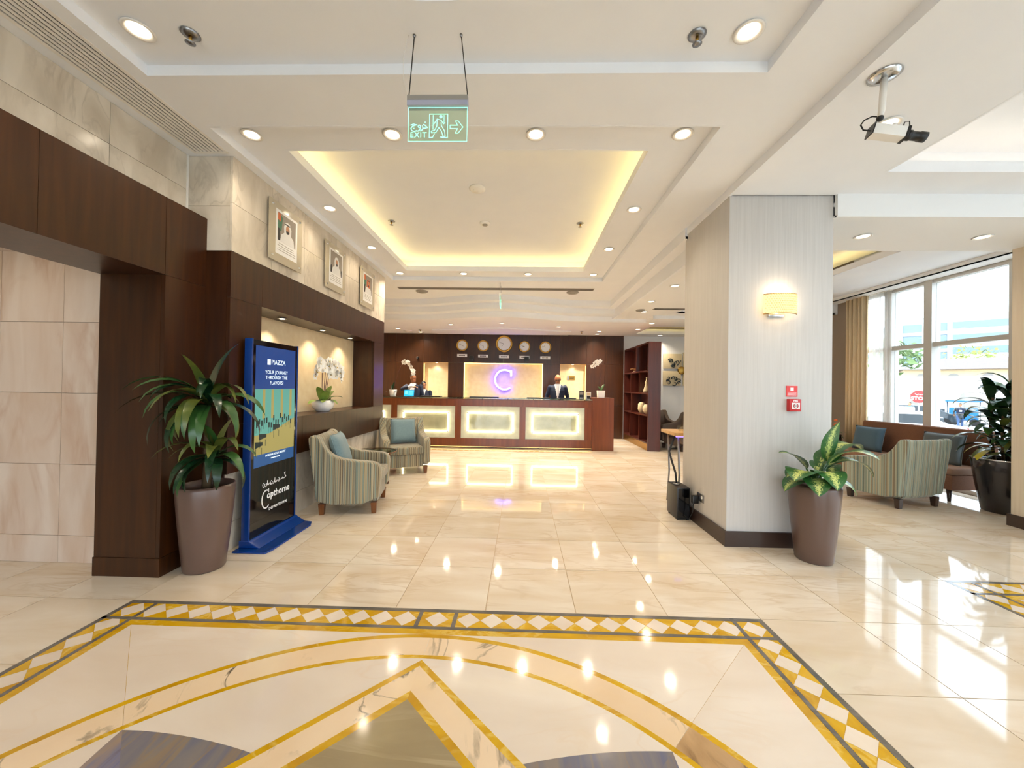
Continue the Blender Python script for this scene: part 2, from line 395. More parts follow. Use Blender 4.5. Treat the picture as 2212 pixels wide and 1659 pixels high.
def inst(src, loc, parent=None, rz=0.0, mat=None):
    o = src.copy(); COL.objects.link(o); o.location = loc; o.rotation_euler = (0, 0, rz); o.parent = parent
    return o
def text(name, body, size, mat, M, parent=None, bold=0.0, depth=0.002, align='CENTER', world=True, space=1.0):
    cu = bpy.data.curves.new(name, 'FONT'); cu.body = body; cu.size = size; cu.align_x = align; cu.align_y = 'CENTER'
    cu.offset = bold; cu.extrude = depth; cu.space_character = space; cu.resolution_u = 3
    t = bpy.data.objects.new(name, cu); COL.objects.link(t)
    bpy.context.view_layer.update()
    me = bpy.data.meshes.new_from_object(t.evaluated_get(bpy.context.evaluated_depsgraph_get()))
    bpy.data.objects.remove(t); bpy.data.curves.remove(cu)
    if world and parent is not None: M = rootmat(parent).inverted() @ M
    me.transform(M); me.materials.clear(); me.materials.append(MATS[mat])
    o = bpy.data.objects.new(name, me); COL.objects.link(o)
    if parent is not None: o.parent = parent
    return o
def plane_m(origin, xdir, ydir):
    """matrix that lays local xy on a plane in the world"""
    x = Vector(xdir).normalized(); y = Vector(ydir).normalized(); z = x.cross(y)
    return Matrix(((x.x, y.x, z.x, origin[0]), (x.y, y.y, z.y, origin[1]), (x.z, y.z, z.z, origin[2]), (0, 0, 0, 1)))
def lamp(name, kind, loc, energy, col, parent=None, size=0.08, spot=2.2, blend=0.9, rot=(0, 0, 0)):
    d = bpy.data.lights.new(name, kind); d.energy = energy; d.color = col
    if kind == 'SPOT': d.spot_size = spot; d.spot_blend = blend; d.shadow_soft_size = size
    elif kind == 'POINT': d.shadow_soft_size = size
    elif kind == 'AREA': d.size = size
    o = bpy.data.objects.new(name, d); COL.objects.link(o); o.location = loc; o.rotation_euler = rot; o.parent = parent
    return o
ORD = ['first', 'second', 'third', 'fourth', 'fifth', 'sixth', 'seventh', 'eighth', 'ninth', 'tenth']

# ------------------------------------------------------------------ floor
GX, GY, TS = -2.55, 2.46, 0.5843      # grid of the floor tiles
floor = box('floor', 'grout', -7.0, 6.6, -4.7, 11.4, -0.12, -0.0025); tag(floor, kind='structure')
tile = None
MED = (GX, GX + 7 * TS, GY - 7 * TS, GY)
MED2 = (GX + 10 * TS, GX + 14 * TS, GY + TS - 4 * TS, GY + TS)
g = 0.0026
def inside(x0, x1, y0, y1, M): return x0 > M[0] - .01 and x1 < M[1] + .01 and y0 > M[2] - .01 and y1 < M[3] + .01
near = []; far = []
for i in range(-8, 16):
    for j in range(-13, 16):
        x0, x1, y0, y1 = GX + i * TS, GX + (i + 1) * TS, GY + j * TS, GY + (j + 1) * TS
        x0 = max(x0, -6.9); x1 = min(x1, 6.45); y0 = max(y0, -4.6); y1 = min(y1, 11.3)
        if x1 - x0 < .05 or y1 - y0 < .05 or inside(x0, x1, y0, y1, MED) or inside(x0, x1, y0, y1, MED2): continue
        xc, yc = (x0 + x1) / 2, (y0 + y1) / 2
        full = x1 - x0 > TS - .01 and y1 - y0 > TS - .01
        hid = (xc < -2.75 and yc > 3.0) or (xc < -2.6 and 2.9 < yc < 6.4)
        vis = yc > 1.2 and abs(xc) < 1.45 * yc + .3 and not hid and xc < 6.3 and xc > -4.6
        if full and vis and yc < 8.3: near.append((yc, x0, y0))
        else: far.append((x0, x1, y0, y1))
near.sort()
for k, (yc, x0, y0) in enumerate(near):
    if k >= 300: far.append((x0, x0 + TS, y0, y0 + TS)); continue
    if tile is None:
        tile = MB().box(g, TS - g, g, TS - g, -0.02, 0.0).build('tile', 'floor_marble', floor); tile.location = (x0, y0, 0)
    else: inst(tile, (x0, y0, 0), floor)
fb = MB()
for x0, x1, y0, y1 in far: fb.box(x0 + g, x1 - g, y0 + g, y1 - g, -0.02, 0.0)
tag(fb.build('far_tiles', 'floor_marble', floor), kind='stuff')

# inlaid medallions: nested squares, a ring and a four-cornered star
def arc(r, a0, a1, n): return [(r * math.cos(a0 + (a1 - a0) * i / n), r * math.sin(a0 + (a1 - a0) * i / n)) for i in range(n + 1)]
def medallion(M, name, star):
    cx, cy, H = (M[0] + M[1]) / 2, (M[2] + M[3]) / 2, (M[1] - M[0]) / 2
    base = MB().box(-H, H, -H, H, -0.015, -0.001).build(name, 'inlay_gold', floor); base.location = (cx, cy, 0)
    lay = [0.0]
    def pc(nm, poly, mat, z=0.0003):
        return MB().prism(poly, -0.0015, z).build(nm, mat, base)
    def rect(nm, x0, x1, y0, y1, mat, z=0.0003): return MB().box(x0, x1, y0, y1, -0.0015, z).build(nm, mat, base)
    g0, g1, g2, g3 = H, H - .03, H - .176, H - .2
    for k in range(4):
        R = Matrix.Rotation(k * PI / 2, 4, 'Z')
        for nm, a, b, mt in (('outer_line', g1, g0, 'inlay_grey'), ('inner_line', g3, g2, 'inlay_grey')):
            m = MB(R); e = g0
            m.box(-e, e - .03 if nm == 'outer_line' else e - .03, a, b, -0.0015, (0.0003 if nm == 'outer_line' else 0.0004) + .0001 * (k % 2)); m.build(nm, mt, base)
    # diamonds and the triangles between them, one mesh each, placed round the border
    p = 0.1458; nb = int(round((g2 - .12) / p)); q = (g2 - .125) / nb
    dia = tri = bar = None
    gap = 0.0012; h = (g1 - g2) / 2; yc = (g1 + g2) / 2
    dpoly = [(-q / 2 + gap, 0), (0, -h + gap), (q / 2 - gap, 0), (0, h - gap)]
    for k in range(4):
        R = Matrix.Rotation(k * PI / 2, 4, 'Z')
        xs = []
        for s in (-1, 1):
            for i in range(nb): xs.append(s * (.125 + q * (i + .5)))
        xs.append(0.0); xs.append((g1 + g2) / 2 + .002)
        for x in xs:
            c = R @ Vector((x, yc, 0))
            if dia is None:
                dia = MB().prism(dpoly, -0.0015, 0.0003).build('diamond', 'inlay_white', base); dia.location = c; dia.rotation_euler = (0, 0, k * PI / 2)
            else: inst(dia, c, base, k * PI / 2)
            for s in (-1, 1):
                if tri is None:
                    tri = MB().prism([(-q / 2 + gap, h - gap), (0, gap * 2), (q / 2 - gap, h - gap)], -0.0015, 0.0002).build('triangle', 'inlay_gold', base)
                    tri.location = R @ Vector((x + q / 2 if x < g2 - q else x, yc, 0)); tri.rotation_euler = (0, 0, k * PI / 2)
                elif x < g2 - q and abs(x) > .05:
                    sg = 1 if x > 0 else -1
                    if abs(x) + q / 2 < g2 - .02:
                        inst(tri, R @ Vector((x + sg * q / 2, yc, 0)), base, k * PI / 2 + (0 if s > 0 else PI))
        for x in (-.112, .112, g2 + .012 - .024):
            c = R @ Vector((x, yc, 0))
            if bar is None:
                bar = MB().box(-.0125, .0125, -h, h, -0.0015, 0.0007).build('cross_bar', 'inlay_grey', base); bar.location = c; bar.rotation_euler = (0, 0, k * PI / 2)
            else: inst(bar, c, base, k * PI / 2)
    I = H - .25
    if not star:
        rect('field', -I, I, -I, I, 'floor_marble', 0.0003); return
    # four white field slabs inside the gold square, split on the diagonals
    for k in range(4):
        R = Matrix.Rotation(k * PI / 2, 4, 'Z')
        m = MB(R); m.prism([(0, 0), (I - gap, I), (-I + gap, I)], -0.0015, 0.0003); m.build('field_slab', 'inlay_white', base)
    r0, r1, r2, r3 = I, I - .03, I - .17, I - .195
    for k in range(4):
        a0, a1 = PI / 4 + k * PI / 2, PI / 4 + (k + 1) * PI / 2
        for ra, rb, mt, z, nm in ((r1, r0, 'inlay_gold', .0006, 'gold_arc'), (r3, r2, 'inlay_gold', .0006, 'gold_arc')):
            pc(nm, arc(rb, a0, a1, 40) + arc(ra, a1, a0, 40), mt, z)
        halves = ((a0, (a0 + a1) / 2), ((a0 + a1) / 2, a1)) if k == 0 else ((a0, a1),)
        for b0, b1 in halves:
            pc('ring_slab', arc(r1, b0 + .0007, b1 - .0007, 30) + arc(r2, b1 - .0007, b0 + .0007, 30), 'inlay_brown' if k == 3 else 'inlay_cream', .0006)
    # curved dark corner petals, split on the diagonal
    c = r3 / math.sqrt(2)
    for k in range(4):
        R = Matrix.Rotation(k * PI / 2, 4, 'Z')
        edge = [(c * (1 - t), c - .21 * (c * t) ** 2) for t in [i / 14 for i in range(15)]]
        m = MB(R); m.prism([(0, 0)] + [(c, c)] + edge[1:], -0.0015, 0.0009); m.build('petal', 'inlay_blue' if k in (0,) else 'inlay_bluebrown', base)
        m = MB(R); m.prism([(0, 0)] + [(y, x) for x, y in edge[1:]][::-1] + [(c - .0015, c - .0015)], -0.0015, 0.0009); m.build('petal', 'inlay_blue', base)
    # nested squares turned 45 degrees
    def dsq(a, b, mt, z, nm):
        for k in range(4):
            R = Matrix.Rotation(k * PI / 2, 4, 'Z'); m = MB(R)
            m.prism([(0, a), (-a, 0), (-b, 0), (0, b)], -0.0015, z); m.build(nm, mt, base)
    dsq(r3 - .012, r3 - .055, 'inlay_gold', .0012, 'gold_strip')
    dsq(r3 - .055, r3 - .215, 'inlay_cream', .0012, 'star_slab')
    dsq(r3 - .215, r3 - .265, 'inlay_gold', .0012, 'gold_strip')
    a = r3 - .265
    pc('centre_slab', [(a, 0), (0, a), (-a, 0), (0, -a)], 'inlay_slate', .0012)
medallion(MED, 'medallion', True)
medallion(MED2, 'border_inlay', False)
# thin inlaid strip along the foot of the desk
st = MB().box(-3.4, 1.6, 8.52, 8.60, -0.015, 0.0004).build('inlay_strip', 'inlay_cream', floor)
d0 = None
for i in range(40):
    x = -3.3 + i * .122
    if d0 is None: d0 = MB().box(-.045, .045, 8.54, 8.58, 0, 0.0008).build('dash', 'inlay_gold', st); d0.location = (x, 0, 0)
    else: inst(d0, (x, 0, 0), st)

# ------------------------------------------------------------------ ceiling
Z0 = 3.35
def rect_minus(R, holes):
    """split rectangle R (x0,x1,y0,y1) round rectangular holes"""
    rs = [R]
    for h in holes:
        out = []
        for r in rs:
            if h[0] >= r[1] or h[1] <= r[0] or h[2] >= r[3] or h[3] <= r[2]: out.append(r); continue
            a0, a1, b0, b1 = max(h[0], r[0]), min(h[1], r[1]), max(h[2], r[2]), min(h[3], r[3])
            if a0 > r[0]: out.append((r[0], a0, r[2], r[3]))
            if a1 < r[1]: out.append((a1, r[1], r[2], r[3]))
            if b0 > r[2]: out.append((a0, a1, r[2], b0))
            if b1 < r[3]: out.append((a0, a1, b1, r[3]))
        rs = out
    return rs
roof = box('ceiling', 'plaster', -7.1, 6.75, -4.8, 11.5, 4.05, 4.15); tag(roof, kind='structure')  # unseen slab above every ceiling level, added to keep sky light from leaking in
def ceil(name, R, z, holes=(), th=0.03, mat='plaster'):
    m = MB()
    for r in rect_minus(R, holes): m.box(r[0], r[1], r[2], r[3], z, z + th)
    return m.build(name, mat, roof)
def riser(name, R, z0, z1, th=0.02, mat='plaster', sides='NSEW'):
    """upstand round a rectangular opening"""
    m = MB(); x0, x1, y0, y1 = R; e = .003; z0 -= .001
    x0 += e; x1 -= e; y0 += e; y1 -= e
    if 'W' in sides: m.box(x0 - th, x0, y0 - th, y1 + th, z0, z1)
    if 'E' in sides: m.box(x1, x1 + th, y0 - th, y1 + th, z0, z1)
    if 'S' in sides: m.box(x0, x1, y0 - th, y0, z0, z1)
    if 'N' in sides: m.box(x0, x1, y1, y1 + th, z0, z1)
    return m.build(name, mat, roof)
T1 = (-2.36, 1.44, -1.46, 2.29); T2 = (-2.36, 1.41, 2.76, 6.80)
VENT = (-2.745, -2.455, -2.5, 3.07)
ceil('ceiling_band', (-3.0, 1.918, -4.6, 7.45), Z0, [T1, T2, VENT])
# tray over the medallion with a round recess
riser('tray_riser', T1, Z0, Z0 + .09)
zt = Z0 + .065
cx, cy, rr = -.46, .415, 1.5
m = MB(); N = 64
def sq(a):
    c, s_ = math.cos(a), math.sin(a); k = 1 / max(abs(c), abs(s_))
    hx, hy = (T1[1] - T1[0]) / 2, (T1[3] - T1[2]) / 2
    return ((T1[0] + T1[1]) / 2 + hx * c * k, (T1[2] + T1[3]) / 2 + hy * s_ * k)
ang = [2 * PI * (i + .5) / N for i in range(N)] + [PI / 4, 3 * PI / 4, 5 * PI / 4, 7 * PI / 4]; ang.sort(); K = len(ang)
o_ = [sq(a) for a in ang]; i_ = [(cx + rr * math.cos(a), cy + rr * math.sin(a)) for a in ang]
m.add([(x, y, zt) for x, y in o_] + [(x, y, zt) for x, y in i_], [(i, (i + 1) % K, K + (i + 1) % K, K + i) for i in range(K)])
m.build('tray_panel', 'plaster', roof)
m = MB(); m.loft([[(x, y, zt) for x, y in i_], [(x, y, zt + .12) for x, y in i_]], caps=False); m.build('round_riser', 'plaster', roof)
ceil('round_panel', (cx - 1.6, cx + 1.6, cy - 1.6, cy + 1.6), zt + .12)
# main tray with the rectangular glowing cove
riser('tray_riser', T2, Z0, Z0 + .09)
CV = (-2.01, 1.02, 3.15, 6.46)
ceil('tray_panel', T2, Z0 + .07, [CV])
riser('cove_lip', CV, Z0 + .07, Z0 + .15)
CVo = (CV[0] - .24, CV[1] + .24, CV[2] - .24, CV[3] + .24)
ceil('cove_ledge', CVo, Z0 + .105, [CV], .02)
riser('cove_wall', CVo, Z0 + .107, Z0 + .32)
ceil('cove_panel', (CVo[0] - .03, CVo[1] + .03, CVo[2] - .03, CVo[3] + .03), Z0 + .31)
def led_rect(R, z, off, mat, label, w_=.025):
    x0, x1, y0, y1 = R[0] - off, R[1] + off, R[2] - off, R[3] + off
    t = thing('cove_light', label, 'light strip', ((x0 + x1) / 2, (y0 + y1) / 2, z))
    for a in ((x0, x1, y0 - w_, y0), (x0, x1, y1, y1 + w_), (x0 - w_, x0, y0, y1), (x1, x1 + w_, y0, y1)):
        box('led_strip', mat, *a, z, z + .02, t, world=True)
    return t
led_rect(CV, Z0 + .127, .09, 'led_cove', 'warm yellow light strips hidden round the big rectangular ceiling cove')
# stepped, bowed ceiling in front of the reception wall
def bow(x, xc=-.55, half=1.95, d=.5):
    u = min(abs(x - xc) / half, 1.0); return d * (1 - math.cos(PI * u)) / 2
def step(name, yc, xl, xr, zlow, zhigh, yend, d=.5):
    xs = [xl] + [-2.5 + i * (3.9 / 36) for i in range(37)] + [xr]
    pts = [(x, yc + bow(x, d=d)) for x in xs]
    m = MB(); n = len(pts)
    m.add([(x, y, zlow) for x, y in pts] + [(x, y, zhigh) for x, y in pts], [(i, i + 1, n + i + 1, n + i) for i in range(n - 1)], True)
    m.add([(x, y, zlow) for x, y in pts] + [(x, yend, zlow) for x, y in pts], [(i, i + 1, n + i + 1, n + i) for i in range(n - 1)])
    o = m.build(name, 'plaster', roof); return pts
p1 = step('bowed_step', 7.78, -4.4, 1.90, Z0 - .125, Z0, 9.2)
p2 = step('bowed_step', 8.0, -4.4, 2.25, Z0 - .25, Z0 - .12, 9.8)
p3 = step('bowed_step', 8.27, -4.4, 2.85, Z0 - .375, Z0 - .24, 11.2)
m = MB(); n = len(p1)
m.add([(x, 7.4501, Z0) for x, y in p1] + [(x, y + .01, Z0) for x, y in p1], [(i, i + 1, n + i + 1, n + i) for i in range(n - 1)]); m.build('ceiling_band', 'plaster', roof)
ceil('ceiling_band', (-4.4, -3.0, 6.66, 7.45), Z0)
# shallow bowed panel hanging over the desk
xs = [-2.45 + i * (3.75 / 30) for i in range(31)]
m = MB(); m.prism([(x, 9.75 + bow(x, d=.45)) for x in xs] + [(x, 10.85) for x in reversed(xs)], Z0 - .41, Z0 - .37); m.build('bowed_panel', 'plaster', roof, bevel=.008, seg=1)
# stepped edge towards the lounge on the right, lounge ceiling
ceil('ceiling_step', (1.90, 2.06, 4.5, 9.3), Z0 - .13)
ceil('lounge_ceiling', (2.05, 2.86, 8.34, 9.3), Z0 - .30, mat='plaster_cool')
m = MB(); m.box(1.893, 1.93, 4.5, 8.4, Z0 - .131, Z0 + .01); m.box(2.045, 2.08, 4.5, 9.5, Z0 - .32, Z0 - .12); m.build('step_riser', 'plaster', roof)
ceil('lounge_ceiling', (2.05, 6.45, 4.5, 8.35), Z0 - .30, [(3.2, 6.45, 4.4, 8.0)], mat='plaster_cool')
LC = (3.15, 5.6, 9.4, 10.6)
m = MB(); m.box(2.85, 6.5, 8.33, 8.35, Z0 - .371, Z0 - .27); m.box(2.835, 2.86, 8.33, 11.2, Z0 - .371, Z0 - .27); m.build('bulkhead', 'plaster_cool', roof)
ceil('lounge_ceiling', (2.84, 6.5, 8.34, 11.3), Z0 - .37, [LC], mat='plaster_cool')
riser('cove_lip', LC, Z0 - .37, Z0 - .29)
ceil('cove_panel', (LC[0] - .3, LC[1] + .3, LC[2] - .3, LC[3] + .3), Z0 - .12)
led_rect(LC, Z0 - .30, .08, 'led_cove', 'warm yellow light strips hidden in the small cove behind the shelf')
# dropped beam that runs over the pillar, right-hand coves
ZB = Z0 - .075
RC = (2.99, 6.2, -1.5, 3.20)
m = MB(); m.box(1.914, 1.94, -4.6, 4.55, ZB - .001, Z0 + .02); m.build('beam_riser', 'plaster', roof)
ceil('beam_ceiling', (1.92, 6.5, -4.6, 3.58), ZB, [RC])
riser('cove_lip', RC, ZB, ZB + .09)
ceil('cove_panel', (RC[0] - .3, RC[1] + .3, RC[2] - .3, RC[3] + .3), ZB + .34)
m = MB(); m.box(RC[0] - .3, RC[0] - .28, RC[2] - .3, RC[3] + .3, ZB + .015, ZB + .36); m.box(RC[0] - .3, RC[1], RC[3] + .28, RC[3] + .3, ZB + .015, ZB + .36); m.build('cove_wall', 'plaster', roof)
led_rect(RC, ZB + .10, .08, 'led_cove_white', 'pale light strips hidden in the wide cove beside the ceiling camera')
# bulkhead between pillar and window, then the yellow cove over the sofa
m = MB(); m.box(2.881, 6.5, 3.555, 3.59, Z0 - .286, ZB + .03); m.box(2.881, 6.5, 3.57, 4.41, Z0 - .285, Z0 - .265); m.box(2.881, 6.5, 4.39, 4.42, Z0 - .286, Z0 + .2)
m.build('bulkhead', 'plaster_cool', roof)
SC = (3.3, 4.98, 4.42, 7.9)
ceil('window_ceiling', (4.98, 6.5, 4.42, 8.35), Z0 - .03)
m = MB(); m.box(4.976, 5.0, 4.42, 8.0, Z0 - .031, Z0 + .06); m.box(3.2, 3.22, 4.42, 8.0, Z0 - .301, Z0 + .3); m.box(3.2, 6.5, 8.0, 8.02, Z0 - .30, Z0 + .3); m.build('cove_lip', 'plaster', roof)
ceil('cove_panel', (3.2, 5.4, 4.42, 8.02), Z0 + .26)
t = thing('cove_light', 'warm yellow light strip hidden over the window sofa', 'light strip', (5.05, 6.2, Z0 + .0))
box('led_strip', 'led_cove', 5.04, 5.07, 4.5, 7.9, Z0 + .0, Z0 + .02, t, world=True)
m = MB(); m.box(6.2, 6.22, 4.42, 8.3, Z0 - .10, Z0 - .03); m.box(6.2, 6.46, 4.42, 8.3, Z0 - .10, Z0 - .085); m.build('curtain_pelmet', 'plaster_cool', roof)
# ceiling of the lift lobby behind the portal
ceil('lobby_ceiling', (-7.0, -2.84, -4.6, 3.2), 2.9)

# ------------------------------------------------------------------ walls
def slabs(parent, face, rows, cols, off, mat, thick=.02, gap=.003):
    """stone slabs on a wall; face = 'x+' (faces +X at x=off), 'x-' or 'y-' (faces -Y at y=off)"""
    base = {}
    for r in range(len(rows) - 1):
        for c in range(len(cols) - 1):
            a0, a1, z0, z1 = cols[c] + gap / 2, cols[c + 1] - gap / 2, rows[r] + gap / 2, rows[r + 1] - gap / 2
            if face == 'x+': b = (off - thick, off, a0, a1, z0, z1)
            elif face == 'x-': b = (off, off + thick, a0, a1, z0, z1)
            else: b = (a0, a1, off, off + thick, z0, z1)
            box('slab', mat, *b, parent, world=True)
# left: stone wall above the portal, stone wall with the portraits
wl = box('wall_left', 'wall_joint', -3.0, -2.85, -4.6, 3.11, 2.80, 3.40); tag(wl, kind='structure')
slabs(wl, 'x+', [2.82, 3.06, 3.35], [-.55 + .61 * i for i in range(7)], -2.83, 'wall_marble')
slabs(wl, 'x+', [2.82, 3.35], [-4.5, -2.5, -.55], -2.83, 'wall_marble')
wn = box('wall_left_niche', 'wall_joint', -2.98, -2.82, 3.14, 6.63, 0.0, 3.40); tag(wn, kind='structure')
box('core', 'wall_joint', -2.82, -2.47, 3.13, 6.63, 2.555, 3.38, wn, world=True)
slabs(wn, 'x+', [2.555, 2.96, 3.35], [3.11, 3.62, 4.17, 4.72, 5.27, 5.82, 6.37, 6.65], -2.45, 'wall_marble')
slabs(wn, 'y-', [2.555, 2.93, 3.35], [-2.83, -2.47], 3.11, 'wall_marble')
slabs(wn, 'x+', [0.0, .24, .68], [3.13, 3.85, 4.55, 5.25, 5.95, 6.63], -2.50, 'wall_marble')
box('corner_trim', 'white_metal', -2.845, -2.825, 3.09, 3.108, 2.82, 3.35, wn, world=True)
w2 = box('wall_left_reception', 'beige_wall', -4.55, -4.4, 6.5, 11.3, 0, 3.40); tag(w2, kind='structure')
w3 = box('wall_left_return', 'beige_wall', -4.5, -2.5, 6.63, 6.70, 0, 3.40); tag(w3, kind='structure')
# lift lobby: stone end wall seen through the portal
lw = box('wall_lobby', 'wall_joint', -7.0, -3.17, 2.95, 3.12, 0, 2.95); tag(lw, kind='structure')
slabs(lw, 'y-', [0, .215, .78, 1.345, 1.91, 2.475, 2.9], [-6.95, -6.2, -5.45, -4.7, -4.18, -3.66, -3.14], 2.93, 'lobby_marble')
wo = box('wall_lobby_far', 'beige_wall', -7.1, -6.95, -4.7, 3.1, 0, 4.1); tag(wo, kind='structure')
# back walls
wb = box('wall_back', 'beige_wall', -4.5, 6.6, 11.35, 11.45, 0, 4.1); tag(wb, kind='structure')
wr = box('wall_back_lounge', 'plaster_cool', 2.93, 6.5, 11.15, 11.3, 0, 3.2); tag(wr, kind='structure')
# entrance side behind the viewer: piers and a glazed front
we = thing('wall_entrance', None, None, (1, -4.6, 0)); tag(we, kind='structure')
for a, b, z0, z1 in ((-7.1, -3.6, 0, 4.1), (4.8, 6.7, 0, 4.1), (-3.6, 4.8, 3.0, 4.1)):
    box('pier', 'wallpaper', a, b, -4.75, -4.6, z0, z1, we, world=True)
for i in range(7): box('mullion', 'frame_alu', -3.6 + i * 1.4 - .04, -3.6 + i * 1.4 + .04, -4.72, -4.62, 0, 3.0, we, world=True)
for i in range(6): box('pane', 'window_glass', -3.56 + i * 1.4, -2.24 + i * 1.4, -4.675, -4.665, .02, 3.0, we, world=True)

# right: window wall, solid beyond the curtain
wright = box('wall_right', 'grey_wall', 6.5, 6.62, 7.62, 11.3, 0, 4.1); tag(wright, kind='structure')
box('spandrel', 'plaster_cool', 6.5, 6.62, -4.7, 7.62, 3.26, 4.1, wright, world=True)
win = thing('window_1', None, None, (6.52, 2, 0)); tag(win, kind='structure')
ys = [7.60, 6.88, 6.22, 5.15, 4.05, 2.95, 1.85, .75, -.35, -1.45, -2.55, -3.65, -4.6]
for y in ys: box('mullion', 'frame_alu', 6.46, 6.60, y - .06, y + .06, 0, 3.27, win, world=True)
for i in range(len(ys) - 1):
    y1, y0 = ys[i] - .06, ys[i + 1] + .06
    box('transom', 'frame_alu', 6.48, 6.58, y0, y1, 2.19, 2.26, win, world=True)
    box('sill_bar', 'frame_alu', 6.48, 6.58, y0, y1, 0.0, 0.06, win, world=True)
    box('head_bar', 'frame_alu', 6.48, 6.58, y0, y1, 3.20, 3.27, win, world=True)
    box('pane', 'window_glass', 6.525, 6.535, y0, y1, .06, 2.19, win, world=True)
    box('pane', 'window_glass', 6.525, 6.535, y0, y1, 2.26, 3.20, win, world=True)

# pillar and right-hand column
pil = thing('pillar', 'square wallpapered pillar with a wall lamp and red fire call point', 'pillar', (2.4, 4.08, 0))
box('shaft', 'wallpaper', 1.925, 2.88, 3.60, 4.56, 0.0, Z0 + .02, pil, bevel=.004, world=True)
for b in ((1.905, 2.90, 3.58, 3.60), (1.905, 2.90, 4.56, 4.58), (1.905, 1.925, 3.60, 4.56), (2.88, 2.90, 3.60, 4.56)):
    box('skirting_board', 'skirting', *b, 0, .14, pil, world=True)
col = thing('pillar', 'beige pillar at the right edge beside the black planter', 'pillar', (5.85, 3.98, 0))
box('shaft', 'beige_wall', 5.44, 6.3, 3.45, 4.36, 0, Z0, col, bevel=.004, world=True)
for b in ((5.42, 6.32, 3.43, 3.45), (5.42, 6.32, 4.36, 4.38), (5.42, 5.44, 3.45, 4.36), (6.30, 6.32, 3.45, 4.36)):
    box('skirting_board', 'skirting', *b, 0, .13, col, world=True)

# ------------------------------------------------------------------ wooden portal of the lift lobby
po = thing('wood_portal', 'dark polished wood portal framing the lift lobby on the left', 'doorway', (-2.9, 0, 0))
seam = [-4.55, -3.2, -1.9, -.6, .7, 2.0, 2.745]
for i in range(len(seam) - 1):
    box('lintel_panel', 'dark_wood', -2.69, -2.66, seam[i] + .001, seam[i + 1] - .001, 2.245, 2.82, po, world=True)
box('lintel_panel', 'dark_wood', -2.69, -2.66, 2.747, 3.11, 2.245, 2.82, po, world=True)
box('lintel_soffit', 'dark_wood', -3.16, -2.69, -4.55, 2.75, 2.245, 2.27, po, world=True)
box('lintel_core', 'dark_wood', -3.13, -2.70, -4.55, 3.11, 2.28, 2.80, po, world=True)
box('lintel_back', 'dark_wood', -3.16, -3.13, -4.55, 2.75, 2.27, 2.82, po, world=True)
box('jamb_front', 'dark_wood', -3.16, -2.692, 2.75, 2.78, .14, 2.2465, po, world=True)
box('jamb_side', 'dark_wood', -2.69, -2.66, 2.75, 3.11, .14, 2.243, po, world=True)
box('jamb_core', 'dark_wood', -3.15, -2.70, 2.79, 2.93, .14, 2.244, po, world=True)
box('plinth', 'dark_wood', -3.165, -2.655, 2.745, 2.93, 0, .138, po, world=True)
box('plinth', 'dark_wood', -2.72, -2.655, 2.93, 3.11, 0, .138, po, world=True)

# ------------------------------------------------------------------ display niche
ni = thing('display_niche', 'dark wood wall unit with a lit niche and shelf', 'wall unit', (-2.6, 4.9, 0))
hy = [3.11, 3.50, 4.45, 5.35, 6.22, 6.65]
for i in range(len(hy) - 1): box('header_panel', 'dark_wood', -2.48, -2.45, hy[i] + .001, hy[i + 1] - .001, 2.165, 2.553, ni, world=True)
box('stile', 'dark_wood', -2.48, -2.45, 3.11, 3.495, 1.09, 2.163, ni, world=True)
box('stile', 'dark_wood', -2.48, -2.45, 6.22, 6.65, 1.09, 2.163, ni, world=True)
ly = [3.11, 3.5, 4.2, 4.92, 5.6, 6.22, 6.65]
for i in range(len(ly) - 1): box('apron_panel', 'dark_wood', -2.48, -2.45, ly[i] + .001, ly[i + 1] - .001, .68, 1.088, ni, world=True)
box('end_panel', 'dark_wood', -2.818, -2.482, 3.11, 3.13, 0.0, 2.553, ni, world=True)
box('end_panel', 'dark_wood', -2.818, -2.482, 6.632, 6.65, 0.0, 2.553, ni, world=True)
box('shelf_board', 'dark_wood', -2.80, -2.482, 3.13, 6.63, 1.06, 1.088, ni, world=True)
box('top_board', 'dark_wood', -2.80, -2.482, 3.13, 6.63, 2.165, 2.185, ni, world=True)
box('under_board', 'dark_wood', -2.80, -2.482, 3.13, 6.63, .68, .70, ni, world=True)
box('side_board', 'dark_wood', -2.80, -2.482, 3.475, 3.495, 1.09, 2.163, ni, world=True)
box('side_board', 'dark_wood', -2.80, -2.482, 6.22, 6.24, 1.09, 2.163, ni, world=True)
box('back_panel', 'cream_panel', -2.815, -2.80, 3.497, 6.218, 1.09, 2.163, ni, world=True)
for y in (4.08, 4.92, 5.72):
    sp = MB().lathe([(.045, 0), (.045, .008), (.03, .012)], (-2.63, y, 2.152), 20).build('niche_spot', 'chrome', ni, world=True)
    MB().lathe([(.026, 0), (.028, .004)], (-2.63, y, 2.149), 16).build('spot_lens', 'lamp_lens', sp, world=True)
    lamp('niche_spot_light', 'SPOT', Vector((-2.63, y, 2.145)) - ni.location, 26, WARM, ni, .03, 2.0, .8)

